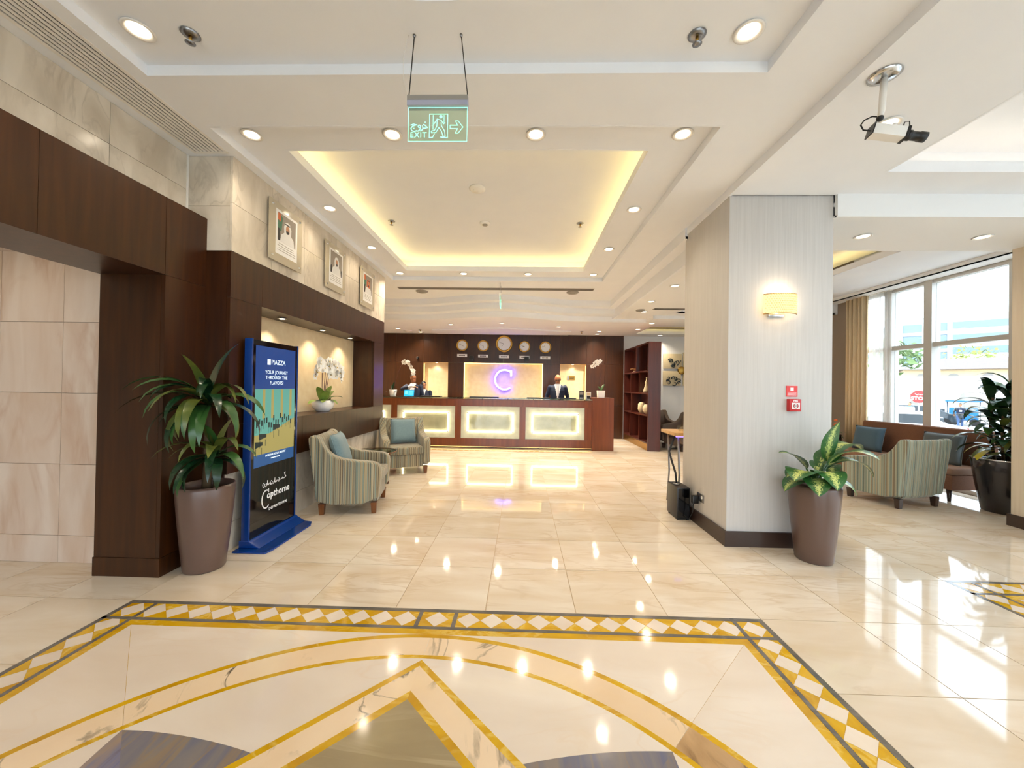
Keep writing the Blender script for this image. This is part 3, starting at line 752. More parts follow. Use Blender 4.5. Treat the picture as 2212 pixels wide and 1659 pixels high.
# ------------------------------------------------------------------ ceiling fixtures
DL = None
def downlight(x, y, z, label, group, e=1.0, r=.055, cool=False):
    global DL
    t = thing('downlight', label, 'downlight', (x, y, z), 0, group)
    if DL is None:
        a = MB().lathe([(.052, 0), (.072, -.002), (.078, -.008), (.066, -.012), (.054, -.006), (.050, .0)], (0, 0, 0), 28, caps=False).build('trim_ring', 'white_metal', t)
        b = MB().lathe([(.052, -.006), (.03, -.0125), (.004, -.0145)], (0, 0, 0), 20, caps=False).build('lens', 'lamp_lens', t)
        DL = (a, b)
    else:
        for s_ in DL: inst(s_, (0, 0, 0), t)
    lamp('downlight_light', 'SPOT', (0, 0, -.02), E_DOWN * e, WARM, t, .05, 2.5, 1.0)
    return t
G = 'downlights in the main ceiling tray'
zt2 = Z0 + .07
for i, x in enumerate((-2.17, -1.045, .08, 1.21)):
    downlight(x, 2.94, zt2, 'recessed downlight, %s from the left, nearest row of the main ceiling tray' % ORD[i], G)
    downlight(x, 6.60, zt2, 'recessed downlight, %s from the left, far row of the main ceiling tray' % ORD[i], G, 2.4)
for i, y in enumerate((4.18, 5.38)):
    downlight(-2.18, y, zt2, 'recessed downlight left of the glowing cove, above the %s portrait' % ORD[i], G, .6)
    downlight(1.20, y, zt2, 'recessed downlight right of the glowing cove, %s from the front' % ORD[i], G, 1.4)
downlight(-2.17, 2.05, Z0 + .065, 'large recessed downlight at the top left beside the long slot vent', 'downlights in the near tray')
downlight(1.21, 2.09, Z0 + .065, 'large recessed downlight at the top right left of the camera', 'downlights in the near tray')
downlight(-2.17, -.6, Z0 + .065, 'recessed downlight behind the viewer on the left', 'downlights in the near tray')
downlight(1.21, -.6, Z0 + .065, 'recessed downlight behind the viewer on the right', 'downlights in the near tray')
G = 'downlights over the reception desk'
zr = Z0 - .375
for i, (x, y) in enumerate(((-3.35, 10.1), (-1.78, 9.35), (-.5, 9.05), (.9, 9.5), (2.05, 10.2))):
    downlight(x, y, zr, 'small recessed downlight over the reception desk, %s from the left' % ORD[i], G, 11)
for i, x in enumerate((-2.9, 2.1)):
    downlight(x, 10.72, zr, 'small recessed downlight close to the wood wall, %s end' % ('left', 'right')[i], G, 2.5)
G = 'downlights in the lounge behind the pillar'
zl = Z0 - .30
for i, (x, y) in enumerate(((2.34, 5.9), (2.33, 6.97), (2.5, 7.9))):
    downlight(x, y, zl, 'recessed downlight left of the pillar top, %s from the front' % ORD[i], G, 2.0)
for i, (x, y) in enumerate(((3.0, 8.9), (2.95, 9.8), (3.9, 10.85))):
    downlight(x, y, Z0 - .37, 'small recessed downlight above the open shelf, %s from the front' % ORD[i], G, 2.4)
for i, x in enumerate((3.5, 4.7)):
    downlight(x, 4.0, Z0 - .285, 'recessed downlight in the bulkhead between pillar and window, %s' % ('left', 'right')[i], 'downlights in the bulkhead', .7)
for i, (x, y) in enumerate(((2.45, 1.2), (2.45, 2.62))):
    downlight(x, y, ZB, 'recessed downlight in the beam, %s' % ('behind the viewer', 'glowing behind the ceiling camera')[i], 'downlights in the beam', .8)
for i, (x, y) in enumerate(((-3.9, 2.2), (-4.8, 1.2), (-3.9, 0.2))):
    downlight(x, y, 2.9, 'recessed downlight in the lift lobby, %s from the stone wall' % ORD[i], 'downlights in the lift lobby', 1.0)

# long slot vent beside the tray
v = thing('slot_vent', 'long white linear air vent with black slots above the stone wall', 'air vent', (-2.6, .3, Z0))
box('backing', 'vent_dark', VENT[0], VENT[1], VENT[2], VENT[3], Z0 + .026, Z0 + .029, v, world=True)
n = 9; pit = (VENT[1] - VENT[0]) / n
for i in range(n):
    box('slat', 'white_metal', VENT[0] + i * pit + (0.0 if i == 0 else .0065), VENT[0] + (i + 1) * pit - (0 if i == n - 1 else .0065), VENT[2], VENT[3], Z0 - .003, Z0 + .003, v, world=True)
box('end_bar', 'white_metal', VENT[0], VENT[1], 3.045, 3.071, Z0 - .0045, Z0 + .025, v, world=True)
def grille(x0, x1, y0, y1, z, label):
    t = thing('ceiling_grille', label, 'air vent', ((x0 + x1) / 2, (y0 + y1) / 2, z))
    box('frame', 'grille_grey', x0, x1, y0, y1, z - .008, z, t, world=True)
    k = 4
    for i in range(k):
        ya = y0 + .012 + (y1 - y0 - .024) * i / k; box('slat', 'grille_dark', x0 + .015, x1 - .015, ya + .004, ya + (y1 - y0 - .024) / k - .008, z - .010, z - .0082, t, world=True)
grille(-2.44, 1.36, 7.27, 7.42, Z0, 'long thin grey air grille beyond the glowing cove')
grille(2.6, 4.6, 7.55, 7.70, Z0 - .30, 'thin grey air grille in the lounge ceiling left of the pillar')
def disc(name, x, y, z, r, label, cat, mat='white_plastic', grp=None, core=None):
    t = thing(name, label, cat, (x, y, z), 0, grp)
    MB().lathe([(r, 0), (r, -.012), (r * .8, -.026), (r * .1, -.03)], (0, 0, 0), 24).build('body', mat, t)
    MB().lathe([(r * .55, -.022), (r * .5, -.036), (r * .1, -.04)], (0, 0, 0), 20).build('grille_cap', core or 'grille_grey', t)
zc = Z0 + .31
disc('smoke_detector', -.53, 4.21, zc, .09, 'round white smoke detector in the cove panel, nearer one', 'detector', core='white_metal')
disc('smoke_detector', -.53, 5.10, zc, .07, 'small ring shaped detector in the cove panel, farther one', 'detector')
disc('ceiling_speaker', -2.04, 7.58, Z0, .12, 'flat round ceiling speaker left of the hanging far exit sign', 'speaker', 'grille_grey')
disc('ceiling_speaker', .98, 7.56, Z0, .12, 'flat round ceiling speaker right of the hanging far exit sign', 'speaker', 'grille_grey')
disc('ceiling_speaker', 2.38, 7.75, Z0 - .30, .09, 'small round ceiling speaker near the lounge grille', 'speaker', 'grille_grey')
disc('smoke_detector', -3.2, 10.5, zr, .12, 'white dome detector over the left end of the wood wall', 'detector', core='white_metal')
SPK = None
def sprinkler(x, y, z, label):
    t = thing('sprinkler', label, 'sprinkler', (x, y, z), 0, 'fire sprinklers')
    MB().lathe([(.045, 0), (.048, -.004), (.022, -.014), (.012, -.014)], (0, 0, 0), 20).build('rosette', 'steel', t)
    MB().cyl((0, 0, -.01), (0, 0, -.05), .009, n=10).build('body', 'brass', t)
    MB().lathe([(.022, -.05), (.026, -.053), (.006, -.057)], (0, 0, 0), 12).build('deflector', 'steel', t)
sprinkler(-1.90, 2.08, Z0 + .065, 'round metal fire sprinkler at the top left')
sprinkler(.94, 2.11, Z0 + .065, 'round metal fire sprinkler at the top right')
sprinkler(-1.79, 5.06, zc, 'tiny fire sprinkler at the left of the cove panel')
sprinkler(.75, 5.10, zc, 'tiny fire sprinkler at the right of the cove panel')
sprinkler(-2.8, 10.3, zr, 'tiny fire sprinkler over the left of the desk')
sprinkler(1.6, 10.3, zr, 'tiny fire sprinkler over the right of the desk')

# hanging exit sign with the running figure
def polyline_ribbon(m, pts, w_, y0, y1, closed=False):
    """flat stroke in the xz plane"""
    k = len(pts)
    for i in range(k if closed else k - 1):
        a, b = Vector(pts[i]), Vector(pts[(i + 1) % k]); d = (b - a); L = d.length
        if L < 1e-6: continue
        d /= L; nn = Vector((-d.y, d.x)) * w_ / 2; a2, b2 = a - d * w_ / 2, b + d * w_ / 2
        m.prism([tuple(a2 - nn), tuple(b2 - nn), tuple(b2 + nn), tuple(a2 + nn)], y0, y1, 'y')
ex = thing('exit_sign', 'hanging clear green exit sign with running figure and arrow', 'exit sign', (-.47, 2.08, 2.85))
yy = 2.08
MB().prism([(2.07, 3.047), (2.058, 3.02), (2.058, 2.99), (2.102, 2.99), (2.102, 3.02), (2.09, 3.047)], -.655, -.32, 'x').build('housing', 'alu_cool', ex, world=True)
box('face_strip', 'grille_grey', -.655, -.32, 2.0572, 2.0578, 3.018, 3.045, ex, world=True)
box('plate', 'acrylic_green', -.652, -.323, 2.078, 2.083, 2.80, 2.989, ex, world=True)
m = MB()
polyline_ribbon(m, [(-.651, 2.801), (-.324, 2.801), (-.324, 2.988), (-.651, 2.988)], .0025, 2.0765, 2.0775, True)
m.build('glowing_edge', 'sign_green', ex, world=True)
m = MB()
polyline_ribbon(m, [(-.533, 2.822), (-.533, 2.952), (-.432, 2.952), (-.432, 2.822), (-.462, 2.822)], .0032, 2.0765, 2.0775)
polyline_ribbon(m, [(-.513, 2.945), (-.513, 2.868)], .0028, 2.0765, 2.0775); polyline_ribbon(m, [(-.452, 2.945), (-.452, 2.90)], .0028, 2.0765, 2.0775)
m.build('door_outline', 'sign_green', ex, world=True)
m = MB()
for pts in ([(-.508, 2.898), (-.49, 2.925), (-.468, 2.918), (-.455, 2.898), (-.447, 2.904)], [(-.490, 2.918), (-.492, 2.885), (-.505, 2.862), (-.523, 2.858), (-.522, 2.848), (-.497, 2.85), (-.481, 2.878)],
            [(-.481, 2.878), (-.466, 2.858), (-.455, 2.826), (-.470, 2.824)], [(-.468, 2.905), (-.466, 2.888), (-.448, 2.858), (-.445, 2.83), (-.455, 2.826)], [(-.533, 2.822), (-.515, 2.822), (-.505, 2.842)]):
    polyline_ribbon(m, pts, .0035, 2.0765, 2.0775)
m.lathe([(.0095, 0)], (0, 0, 0), 4, caps=False) if False else None
h = [(-.470 + .009 * math.cos(a), 2.938 + .009 * math.sin(a)) for a in [2 * PI * i / 10 for i in range(10)]]
m.prism(h, 2.0765, 2.0775, 'y'); m.build('running_figure', 'sign_green', ex, world=True)
m = MB(); polyline_ribbon(m, [(-.418, 2.872), (-.377, 2.872), (-.388, 2.846), (-.373, 2.846), (-.347, 2.880), (-.373, 2.914), (-.388, 2.914), (-.377, 2.890), (-.418, 2.890)], .0032, 2.0765, 2.0775, True)
m.build('arrow', 'sign_green', ex, world=True)
text('exit_word', 'EXIT', .042, 'sign_green', plane_m((-.594, 2.0768, 2.835), (1, 0, 0), (0, 0, 1)), ex, .0002, .0004, space=1.1)
m = MB()
lp = [(-.589 + .0065 * math.cos(a), 2.884 + .0065 * math.sin(a)) for a in [2 * PI * k / 8 for k in range(9)]]
for pts in ([(-.636, 2.892), (-.622, 2.897), (-.605, 2.893)], [(-.611, 2.892), (-.628, 2.885), (-.636, 2.872), (-.630, 2.860), (-.616, 2.856), (-.604, 2.861)], [(-.6195, 2.873), (-.6185, 2.873)],
            lp, [(-.5825, 2.884), (-.584, 2.869), (-.595, 2.859), (-.602, 2.858)], [(-.571, 2.886), (-.569, 2.873), (-.576, 2.862), (-.584, 2.859)],
            [(-.568, 2.874), (-.556, 2.874), (-.545, 2.878), (-.556, 2.889), (-.566, 2.894)], [(-.5575, 2.907), (-.5565, 2.907)]):
    polyline_ribbon(m, pts, .0045, 2.0765, 2.0775)
m.build('arabic_word', 'sign_green', ex, world=True)
zc1 = Z0 + .065
for a, b in (((-.632, 2.10, zc1), (-.652, 2.08, 3.045)), ((-.369, 2.10, zc1), (-.323, 2.08, 3.045))):
    mid = (Vector(a) + Vector(b)) / 2
    MB().tube([a, mid, b], .003, 6).build('hanging_wire', 'rubber', ex, world=True)
    MB().lathe([(.009, 0), (.006, -.012), (.002, -.014)], a, 10).build('ceiling_hook', 'steel', ex, world=True)
MB().tube([(-.665, 2.10, zc1), (-.69, 2.09, 3.28), (-.685, 2.085, 3.15), (-.655, 2.08, 3.05)], .0015, 5).build('power_cord', 'white_plastic', ex, world=True)
e2 = thing('exit_sign', 'far exit sign seen edge on, hanging near the air grille', 'exit sign', (-.42, 7.0, 2.9))
box('housing', 'white_metal', -.44, -.40, 6.85, 7.18, 3.10, 3.15, e2, world=True)
box('plate', 'acrylic_green', -.4225, -.4175, 6.855, 7.175, 2.92, 3.10, e2, world=True)
m = MB()
for a, b in ((6.855, 6.86), (7.17, 7.175)): m.box(-.4235, -.4165, a, b, 2.92, 3.10)
m.box(-.4235, -.4165, 6.855, 7.175, 2.92, 2.925); m.build('glowing_edge', 'sign_green', e2, world=True)
for y in (6.87, 7.16): MB().cyl((-.42, y, 3.15), (-.42, y + (.03 if y < 7 else -.03), Z0), .003, n=6).build('hanging_wire', 'steel', e2, world=True)

# ceiling camera
cc = thing('security_camera', 'white box security camera with long black lens hanging from the ceiling', 'camera', (2.05, 2.22, 2.9))
cx0, cy0 = 2.055, 2.22
MB().lathe([(.075, 0), (.078, -.006), (.05, -.016), (.018, -.022)], (cx0, cy0, ZB), 28).build('mount_plate', 'chrome', cc, world=True)
MB().tube([(cx0, cy0, ZB - .01), (cx0 - .005, cy0 + .01, ZB - .20), (cx0 - .01, cy0 + .015, ZB - .235)], [.017, .016, .012], 14).build('stem', 'white_metal', cc, world=True)
MB().ell((cx0 - .01, cy0 + .015, ZB - .24), .018, .018, .016).build('ball_joint', 'black_plastic', cc, world=True)
T = Matrix.Translation((cx0 + .05, cy0 + .03, ZB - .315)) @ Matrix.Rotation(math.radians(-12), 4, 'Z') @ Matrix.Rotation(math.radians(16), 4, 'Y')
MB(T).box(-.085, .075, -.032, .032, -.03, .03).build('camera_body', 'white_plastic', cc, .004, world=True)
MB(T).box(-.092, -.085, -.034, .034, -.032, .032).build('rear_plate', 'black_plastic', cc, world=True)
MB(T).box(.075, .09, -.034, .034, -.032, .034).build('front_bezel', 'black_plastic', cc, .003, world=True)
m = MB(T); m.tube([(.09, 0, 0), (.11, 0, 0), (.112, 0, 0), (.15, 0, 0), (.152, 0, 0), (.185, 0, 0)], [.028, .028, .024, .024, .027, .027], 18); m.build('lens_barrel', 'black_plastic', cc, world=True)
MB(T).tube([(.02, 0, .03), (.02, 0, .055)], .012, 10).build('mount_foot', 'white_metal', cc, world=True)
MB(T).tube([(-.09, .0, .0), (-.12, .015, .01), (-.14, .02, .04), (-.13, .02, .07), (-.10, .01, .09), (-.062, .0, .085)], .004, 6).build('cable', 'rubber', cc, world=True)
MB(T).tube([(.06, -.01, .03), (.055, -.015, .06), (.075, -.02, .065), (.085, -.02, .034)], .003, 6).build('lens_cable', 'rubber', cc, world=True)

# ------------------------------------------------------------------ pillar fittings
sc = thing('wall_lamp', 'curved crystal wall lamp glowing on the pillar', 'wall lamp', (2.37, 3.58, 2.25))
box('back_plate', 'chrome', 2.28, 2.42, 3.575, 3.595, 2.14, 2.34, sc, .004, world=True)
def bowp(x): return 3.575 - .085 * max(0, 1 - ((x - 2.36) / .155) ** 2) ** .5 - .012
xs = [2.21 + .30 * i / 16 for i in range(17)]
m = MB(); m.loft([[(x, bowp(x), 2.155 + .005), (x, bowp(x), 2.335), (x, bowp(x) + .006, 2.335), (x, bowp(x) + .006, 2.16)] for x in xs], smooth=False); sh = m.build('shade', 'shade_glow', sc, world=True)
m = MB()
for i in range(15):
    for j in range(9):
        x = 2.22 + .28 * (i + .5 * (j % 2)) / 15; z = 2.17 + j * .0195
        m.ell((x, bowp(x) - .003, z), .008, .005, .008, 6, 4)
tag(m.build('crystals', 'crystal', sh, world=True), kind='stuff')
for z in (2.155, 2.335): MB().tube([(x, bowp(x), z) for x in xs], .004, 6).build('rim', 'brass', sc, world=True)
for x in (2.30, 2.42):
    MB().ell((x, 3.545, 2.25), .014, .014, .03).build('bulb', 'lamp_lens', sc, world=True)
lamp('wall_lamp_light', 'POINT', (0, -.03, .07), 3.2, WARM, sc, .03); lamp('wall_lamp_light', 'POINT', (0, -.03, -.06), .5, WARM, sc, .03)
fs = thing('fire_notice', 'square red fire notice plate above the call point', 'sign', (2.51, 3.60, 1.45))
box('plate', 'red_sign', 2.46, 2.562, 3.594, 3.599, 1.40, 1.50, fs, world=True)
m = MB(); m.box(2.497, 2.527, 3.5932, 3.594, 1.452, 1.484)
for z in (1.437, 1.425, 1.413): m.box(2.472, 2.552, 3.5932, 3.594, z, z + .004)
m.build('printing', 'print_white', fs, world=True)
fa = thing('fire_call_point', 'red manual fire alarm call point box on the pillar', 'fire alarm', (2.52, 3.58, 1.32))
box('case', 'red_box', 2.465, 2.572, 3.555, 3.599, 1.265, 1.378, fa, .006, world=True)
box('glass_pane', 'white_plastic', 2.483, 2.555, 3.552, 3.555, 1.288, 1.345, fa, world=True)
m = MB(); m.tube([(2.519 + .02 * math.cos(a), 3.551, 1.316 + .02 * math.sin(a)) for a in [2 * PI * i / 14 for i in range(15)]], .003, 5); m.build('ring_mark', 'red_box', fa, world=True)
text('fire_word', 'FIRE', .022, 'print_white', plane_m((2.519, 3.5545, 1.361), (1, 0, 0), (0, 0, 1)), fa, .0008, .0006)
text('press_word', 'PRESS', .012, 'print_dark', plane_m((2.519, 3.551, 1.316), (1, 0, 0), (0, 0, 1)), fa, .0004, .0006)
so = thing('wall_socket', 'metal wall socket with a black plug on the pillar side', 'socket', (1.92, 4.1, .3))
box('plate', 'steel', 1.917, 1.9248, 4.03, 4.18, .26, .345, so, .002, world=True)
box('switch', 'white_plastic', 1.912, 1.917, 4.05, 4.075, .30, .325, so, world=True)
box('plug', 'black_plastic', 1.855, 1.917, 4.13, 4.185, .225, .31, so, .008, world=True)
MB().tube([(1.875, 4.16, .225), (1.87, 4.17, .12), (1.84, 4.2, .03), (1.87, 4.26, .012), (1.85, 4.33, .012)], .005, 6).build('cord', 'rubber', so, world=True)
bb = thing('black_box', 'upright black equipment box standing by the pillar', 'box', (1.81, 4.42, 0))
box('case', 'black_plastic', 1.745, 1.885, 4.27, 4.56, .015, .36, bb, .008, world=True)
box('front_panel', 'black_gloss', 1.756, 1.874, 4.2685, 4.271, .03, .345, bb, world=True)
for a in (1.76, 1.86):
    for b in (4.29, 4.53): MB().cyl((a, b, 0), (a, b, .016), .01, n=8).build('foot', 'rubber', bb, world=True)
MB().lathe([(.04, 0), (.038, .012), (.01, .014)], (1.80, 4.43, .36), 18).build('cap', 'steel', bb, world=True)
MB().tube([(1.80, 4.43, .37), (1.80, 4.46, .48), (1.79, 4.55, .6), (1.80, 4.66, .7), (1.87, 4.74, .80), (1.90, 4.76, .86)], .012, 8).build('hose', 'rubber', bb, world=True)
stn = thing('side_stand', 'pale wood topped stand half hidden behind the pillar', 'table', (2.1, 4.9, 0))
box('top', 'oak', 1.86, 2.5, 4.66, 5.1, .885, .925, stn, .004, world=True)
box('under_light', 'purple_led', 1.90, 2.4, 4.70, 4.72, .865, .884, stn, world=True)
for a in (1.93, 2.44):
    for b in (4.72, 5.04): MB().tube([(a, b, .885), (a + .02, b, .4), (a, b, 0)], .012, 8).build('leg', 'steel', stn, world=True)
cup = MB().lathe([(.03, 0), (.045, .03), (.05, .075), (.046, .075), (.03, .01)], (2.0, 4.8, .925), 18, caps=False).build('glass_cup', 'acrylic'); tag(cup, 'small clear cup on the pale wood stand', 'cup')

# ------------------------------------------------------------------ portraits
def portrait(y0, y1, label, robe, scarf, flag):
    z0, z1 = 2.645, 3.225; X = -2.415
    t = thing('portrait', label, 'picture', (-2.44, (y0 + y1) / 2, z0), 0, 'portraits on the stone wall')
    sh = box('acrylic_sheet', 'frame_sheet', X - .012, X, y0, y1, z0, z1, t, .002, world=True)
    for y in (y0 + .045, y1 - .045):
        for z in (z0 + .045, z1 - .045): MB().cyl((-2.449, y, z), (X + .008, y, z), .011, n=12).build('standoff', 'chrome', t, world=True)
    yc = (y0 + y1) / 2; pw = .145; ph0, ph1 = z0 + .10, z1 - .09
    box('mat_paper', 'paper', X, X + .001, yc - pw - .03, yc + pw + .03, ph0 - .02, ph1 + .025, t, world=True)
    pz = ph0 + .115
    box('photo', 'print_grey', X + .001, X + .0015, yc - pw, yc + pw, pz, ph1, t, world=True)
    def fig(nm, poly, mt, d): return MB().prism([(yc + a, pz + b) for a, b in poly], X + .0015, X + .0015 + d, 'x').build(nm, mt, t, world=True)
    if flag:
        fig('print', [(-pw, .10), (-pw + .055, .10), (-pw + .075, .24), (-pw + .03, .27), (-pw, .265)], 'flag_green', .0002)
        fig('print', [(-pw, .20), (-pw + .05, .19), (-pw + .04, .268), (-pw, .268)], 'flag_orange', .0003)
        fig('print', [(-pw, 0), (-pw + .04, 0), (-pw + .035, .12), (-pw, .12)], 'print_dark', .0003)
    else:
        fig('print', [(-pw, 0), (-pw + .045, 0), (-pw + .03, .1), (-pw, .08)], 'print_dark', .0003)
        fig('print', [(pw, 0), (pw - .05, 0), (pw - .02, .09), (pw, .08)], 'print_dark', .0003)
    fig('robe', [(-.11, 0), (.125, 0), (.11, .075), (.05, .115), (-.03, .115), (-.09, .07)], robe, .0004)
    fig('headscarf', [(-.045, .10), (.065, .09), (.07, .17), (.045, .215), (.01, .225), (-.03, .21), (-.05, .165)], scarf, .0006)
    fig('face', [(.010 + .030 * math.cos(a), .150 + .042 * math.sin(a)) for a in [2 * PI * i / 16 for i in range(16)]], 'skin_tan', .0008)
    fig('beard', [(-.018, .135), (.038, .135), (.034, .115), (.010, .104), (-.014, .115)], 'hair_black', .0010)
    fig('beard', [(-.004, .143), (.024, .143), (.024, .139), (-.004, .139)], 'hair_black', .0010)
    for a in (-.003, .022): fig('eye', [(a - .004, .158), (a + .004, .158), (a + .004, .162), (a - .004, .162)], 'hair_black', .0010)
    if flag: fig('agal', [(-.034, .192), (.05, .192), (.045, .204), (-.03, .204)], 'hair_black', .0009)
    m = MB()
    for i in range(4): m.box(X + .001, X + .0014, yc - pw + .02 * (i % 2), yc + pw - .03 * (i // 2), ph0 + .02 + i * .022, ph0 + .025 + i * .022)
    m.build('caption_lines', 'print_grey', t, world=True)
    return t
portrait(3.53, 4.06, 'nearest portrait: man in white headscarf with a flag behind him', 'cloth_white', 'cloth_white', True)
portrait(4.56, 5.085, 'middle portrait of a man in a white headscarf, on clear sheet with studs', 'cloth_white', 'cloth_white', False)
portrait(5.57, 6.10, 'farthest portrait, man in a red toned headscarf, nearest the reception', 'cloth_white', 'flag_orange', True)

# ------------------------------------------------------------------ armchairs
def smooth_poly(pts, it=2):
    for _ in range(it):
        out = []
        n = len(pts)
        for i in range(n):
            a, b = pts[i], pts[(i + 1) % n]
            out.append((a[0] * .75 + b[0] * .25, a[1] * .75 + b[1] * .25)); out.append((a[0] * .25 + b[0] * .75, a[1] * .25 + b[1] * .75))
        pts = out
    return pts
SIDE = [(-.335, .12), (-.36, .3), (-.44, .82), (-.44, .885), (-.40, .90), (-.34, .885), (-.285, .80), (-.22, .715), (-.12, .65), (.05, .615), (.26, .60), (.37, .58), (.415, .52), (.41, .40), (.385, .12)]
CHAIR = {}
def armchair(loc, heading, label, cloth, legmat='leg_wood', group=None, sc=1.0):
    t = thing('armchair', label, 'armchair', loc, heading, group); t.scale = (.89, .93, .98)
    if cloth in CHAIR:
        for o in CHAIR[cloth]: inst(o, (0, 0, 0), t)
        return t
    parts = []
    prof = smooth_poly(SIDE, 1)
    for s in (-1, 1):
        a, b = (.285, .405) if s > 0 else (-.405, -.285)
        parts.append(MB().prism(prof, a, b, 'y', True).build('side_panel', cloth, t, .022, 3))
    bk = smooth_poly([(-.325, .12), (-.35, .3), (-.425, .82), (-.425, .875), (-.39, .89), (-.33, .87), (-.28, .78), (-.20, .46), (-.18, .13)], 1)
    parts.append(MB().prism(bk, -.287, .287, 'y', True).build('backrest', cloth, t, .006, 2))
    parts.append(MB().box(-.26, .365, -.284, .284, .12, .325).build('seat_base', cloth, t, .012, 2))
    parts.append(MB().box(-.24, .405, -.282, .282, .327, .455).build('seat_cushion', cloth, t, .035, 3))
    for x in (-.29, .33):
        for y in (-.33, .33):
            m = MB(); m.loft([[(x - a, y - a, z), (x + a, y - a, z), (x + a, y + a, z), (x - a, y + a, z)] for z, a in ((0, .026), (.125, .036))], smooth=False)
            parts.append(m.build('leg', legmat, t))
    CHAIR[cloth] = parts
    return t
def pillow(name, label, cat, loc, rot, w_, h_, t_, mat, group=None):
    m = MB(); n = 14
    for sgn in (-1, 1):
        vs = []; fs = []
        for i in range(n + 1):
            for j in range(n + 1):
                u, v_ = -1 + 2 * i / n, -1 + 2 * j / n
                k = max(0, (1 - u ** 4) * (1 - v_ ** 4)) ** .5
                pin = 1 - .06 * (1 - abs(v_) ** 2) * abs(u) ** 3; pin2 = 1 - .06 * (1 - abs(u) ** 2) * abs(v_) ** 3
                vs.append((u * w_ / 2 * pin, sgn * t_ / 2 * k, v_ * h_ / 2 * pin2))
        for i in range(n):
            for j in range(n):
                a = i * (n + 1) + j; fs.append((a, a + 1, a + n + 2, a + n + 1))
        m.add(vs, fs, True)
    o = m.build(name, mat); o.location = loc; o.rotation_euler = rot
    edge = [(-w_ / 2, 0, -h_ / 2), (0, 0, -h_ / 2 * .94), (w_ / 2, 0, -h_ / 2), (w_ / 2 * .94, 0, 0), (w_ / 2, 0, h_ / 2), (0, 0, h_ / 2 * .94), (-w_ / 2, 0, h_ / 2), (-w_ / 2 * .94, 0, 0), (-w_ / 2, 0, -h_ / 2)]
    MB().tube(edge, .004, 5).build('piping', mat, o)
    return tag(o, label, cat, group)
def seat_pillow(c, heading, label, name, mat, w_=.42, h_=.42, back=-.15, z=.665, lean=.32, side=0.0):
    f = Vector((math.cos(heading), math.sin(heading), 0)); q = Vector((-f.y, f.x, 0))
    p = Vector(c) + f * back + q * side
    return pillow(name, label, 'cushion', (p.x, p.y, z), (-lean, 0, heading + PI / 2), w_, h_, .13, mat)
A1 = math.radians(11); c1 = (-2.0, 4.52, 0)
armchair(c1, A1, 'nearer striped armchair by the wall niche, seen from its side', 'stripe_warm', group='striped armchairs by the niche')
seat_pillow(c1, A1, 'grey blue cushion on the nearer niche armchair', 'cushion', 'cushion_teal')
A2 = math.radians(-64); c2 = (-1.99, 6.42, 0)
armchair(c2, A2, 'farther striped armchair by the niche, turned to the room', 'stripe_warm', group='striped armchairs by the niche')
seat_pillow(c2, A2, 'grey blue square cushion on the farther niche armchair', 'cushion', 'cushion_teal', back=-.10)
A3 = math.radians(104); c3 = (4.98, 5.22, 0)
armchair(c3, A3, 'green grey striped armchair seen from behind near the window', 'stripe_green', 'skirting')
armchair((3.92, 9.35, 0), math.radians(200), 'dark taupe armchair partly hidden behind the open shelf and pillar', 'taupe_cloth', 'skirting', 'taupe armchairs')
armchair((3.72, 10.3, 0), math.radians(-80), 'taupe armchair under the wall art, farther back', 'taupe_cloth', 'skirting', 'taupe armchairs')

# round glass tables
def glass_table(loc, r, h, label, legmat):
    t = thing('glass_table', label, 'table', loc)
    MB().lathe([(r - .004, h - .012), (r, h - .008), (r, h - .003), (r - .004, h)], n=48).build('glass_top', 'table_glass', t)
    MB().lathe([(r + .004, h - .016), (r + .006, h - .009), (r + .004, h - .002), (r - .008, h - .002), (r - .008, h - .016), (r + .004, h - .016)], n=48, caps=False).build('top_rim', legmat, t)
    for k in range(3):
        a = .7 + 2 * PI * k / 3
        MB().tube([(r * .72 * math.cos(a), r * .72 * math.sin(a), h - .014), (r * .55 * math.cos(a), r * .55 * math.sin(a), h * .5), (r * .66 * math.cos(a), r * .66 * math.sin(a), 0)], [.026, .022, .018], 10).build('leg', legmat, t)
    MB().lathe([(r * .5, h * .32), (r * .52, h * .33), (r * .5, h * .345)], n=32).build('lower_shelf', legmat, t)
glass_table((-2.1, 5.42, 0), .30, .50, 'round glass coffee table between the two niche armchairs', 'leg_wood')
glass_table((4.55, 6.0, 0), .26, .46, 'small round side table between window sofa and green striped armchair', 'skirting')

# ------------------------------------------------------------------ window sofa
sf = thing('sofa', 'long brown upholstered bench sofa under the window', 'sofa', (6.0, 6.25, 0), math.radians(4))
MB().box(-.33, .27, -1.02, 1.05, .16, .36).build('base', 'sofa_brown', sf, .012, 2)
MB().box(-.35, .24, -1.03, 1.07, .362, .455).build('seat_cushion', 'sofa_seat', sf, .03, 3)
m = MB(); m.prism([(.14, .20), (.22, .80), (.25, .94), (.30, .95), (.335, .92), (.335, .20)], -1.02, .78, 'y'); m.build('backrest', 'sofa_brown', sf, .02, 3)
for x in (-.28, .26):
    for y in (-.95, 0, .95): MB().tube([(x, y, .165), (x, y, 0)], [.03, .018], 10).build('leg', 'skirting', sf)
def sofa_pillow(yl, label, mat, w_, h_):
    R = rootmat(sf); p = R @ Vector((.02, yl, .455 + h_ / 2 * .96))
    pillow('cushion', label, 'cushion', p, (-.2, 0, math.radians(4) + PI / 2 + PI), w_, h_, .14, mat)
sofa_pillow(.46, 'blue grey cushion at the left of the window sofa', 'cushion_blue', .52, .42)
sofa_pillow(-.62, 'dark grey cushion at the right of the window sofa beside the planter', 'cushion_slate', .52, .44)

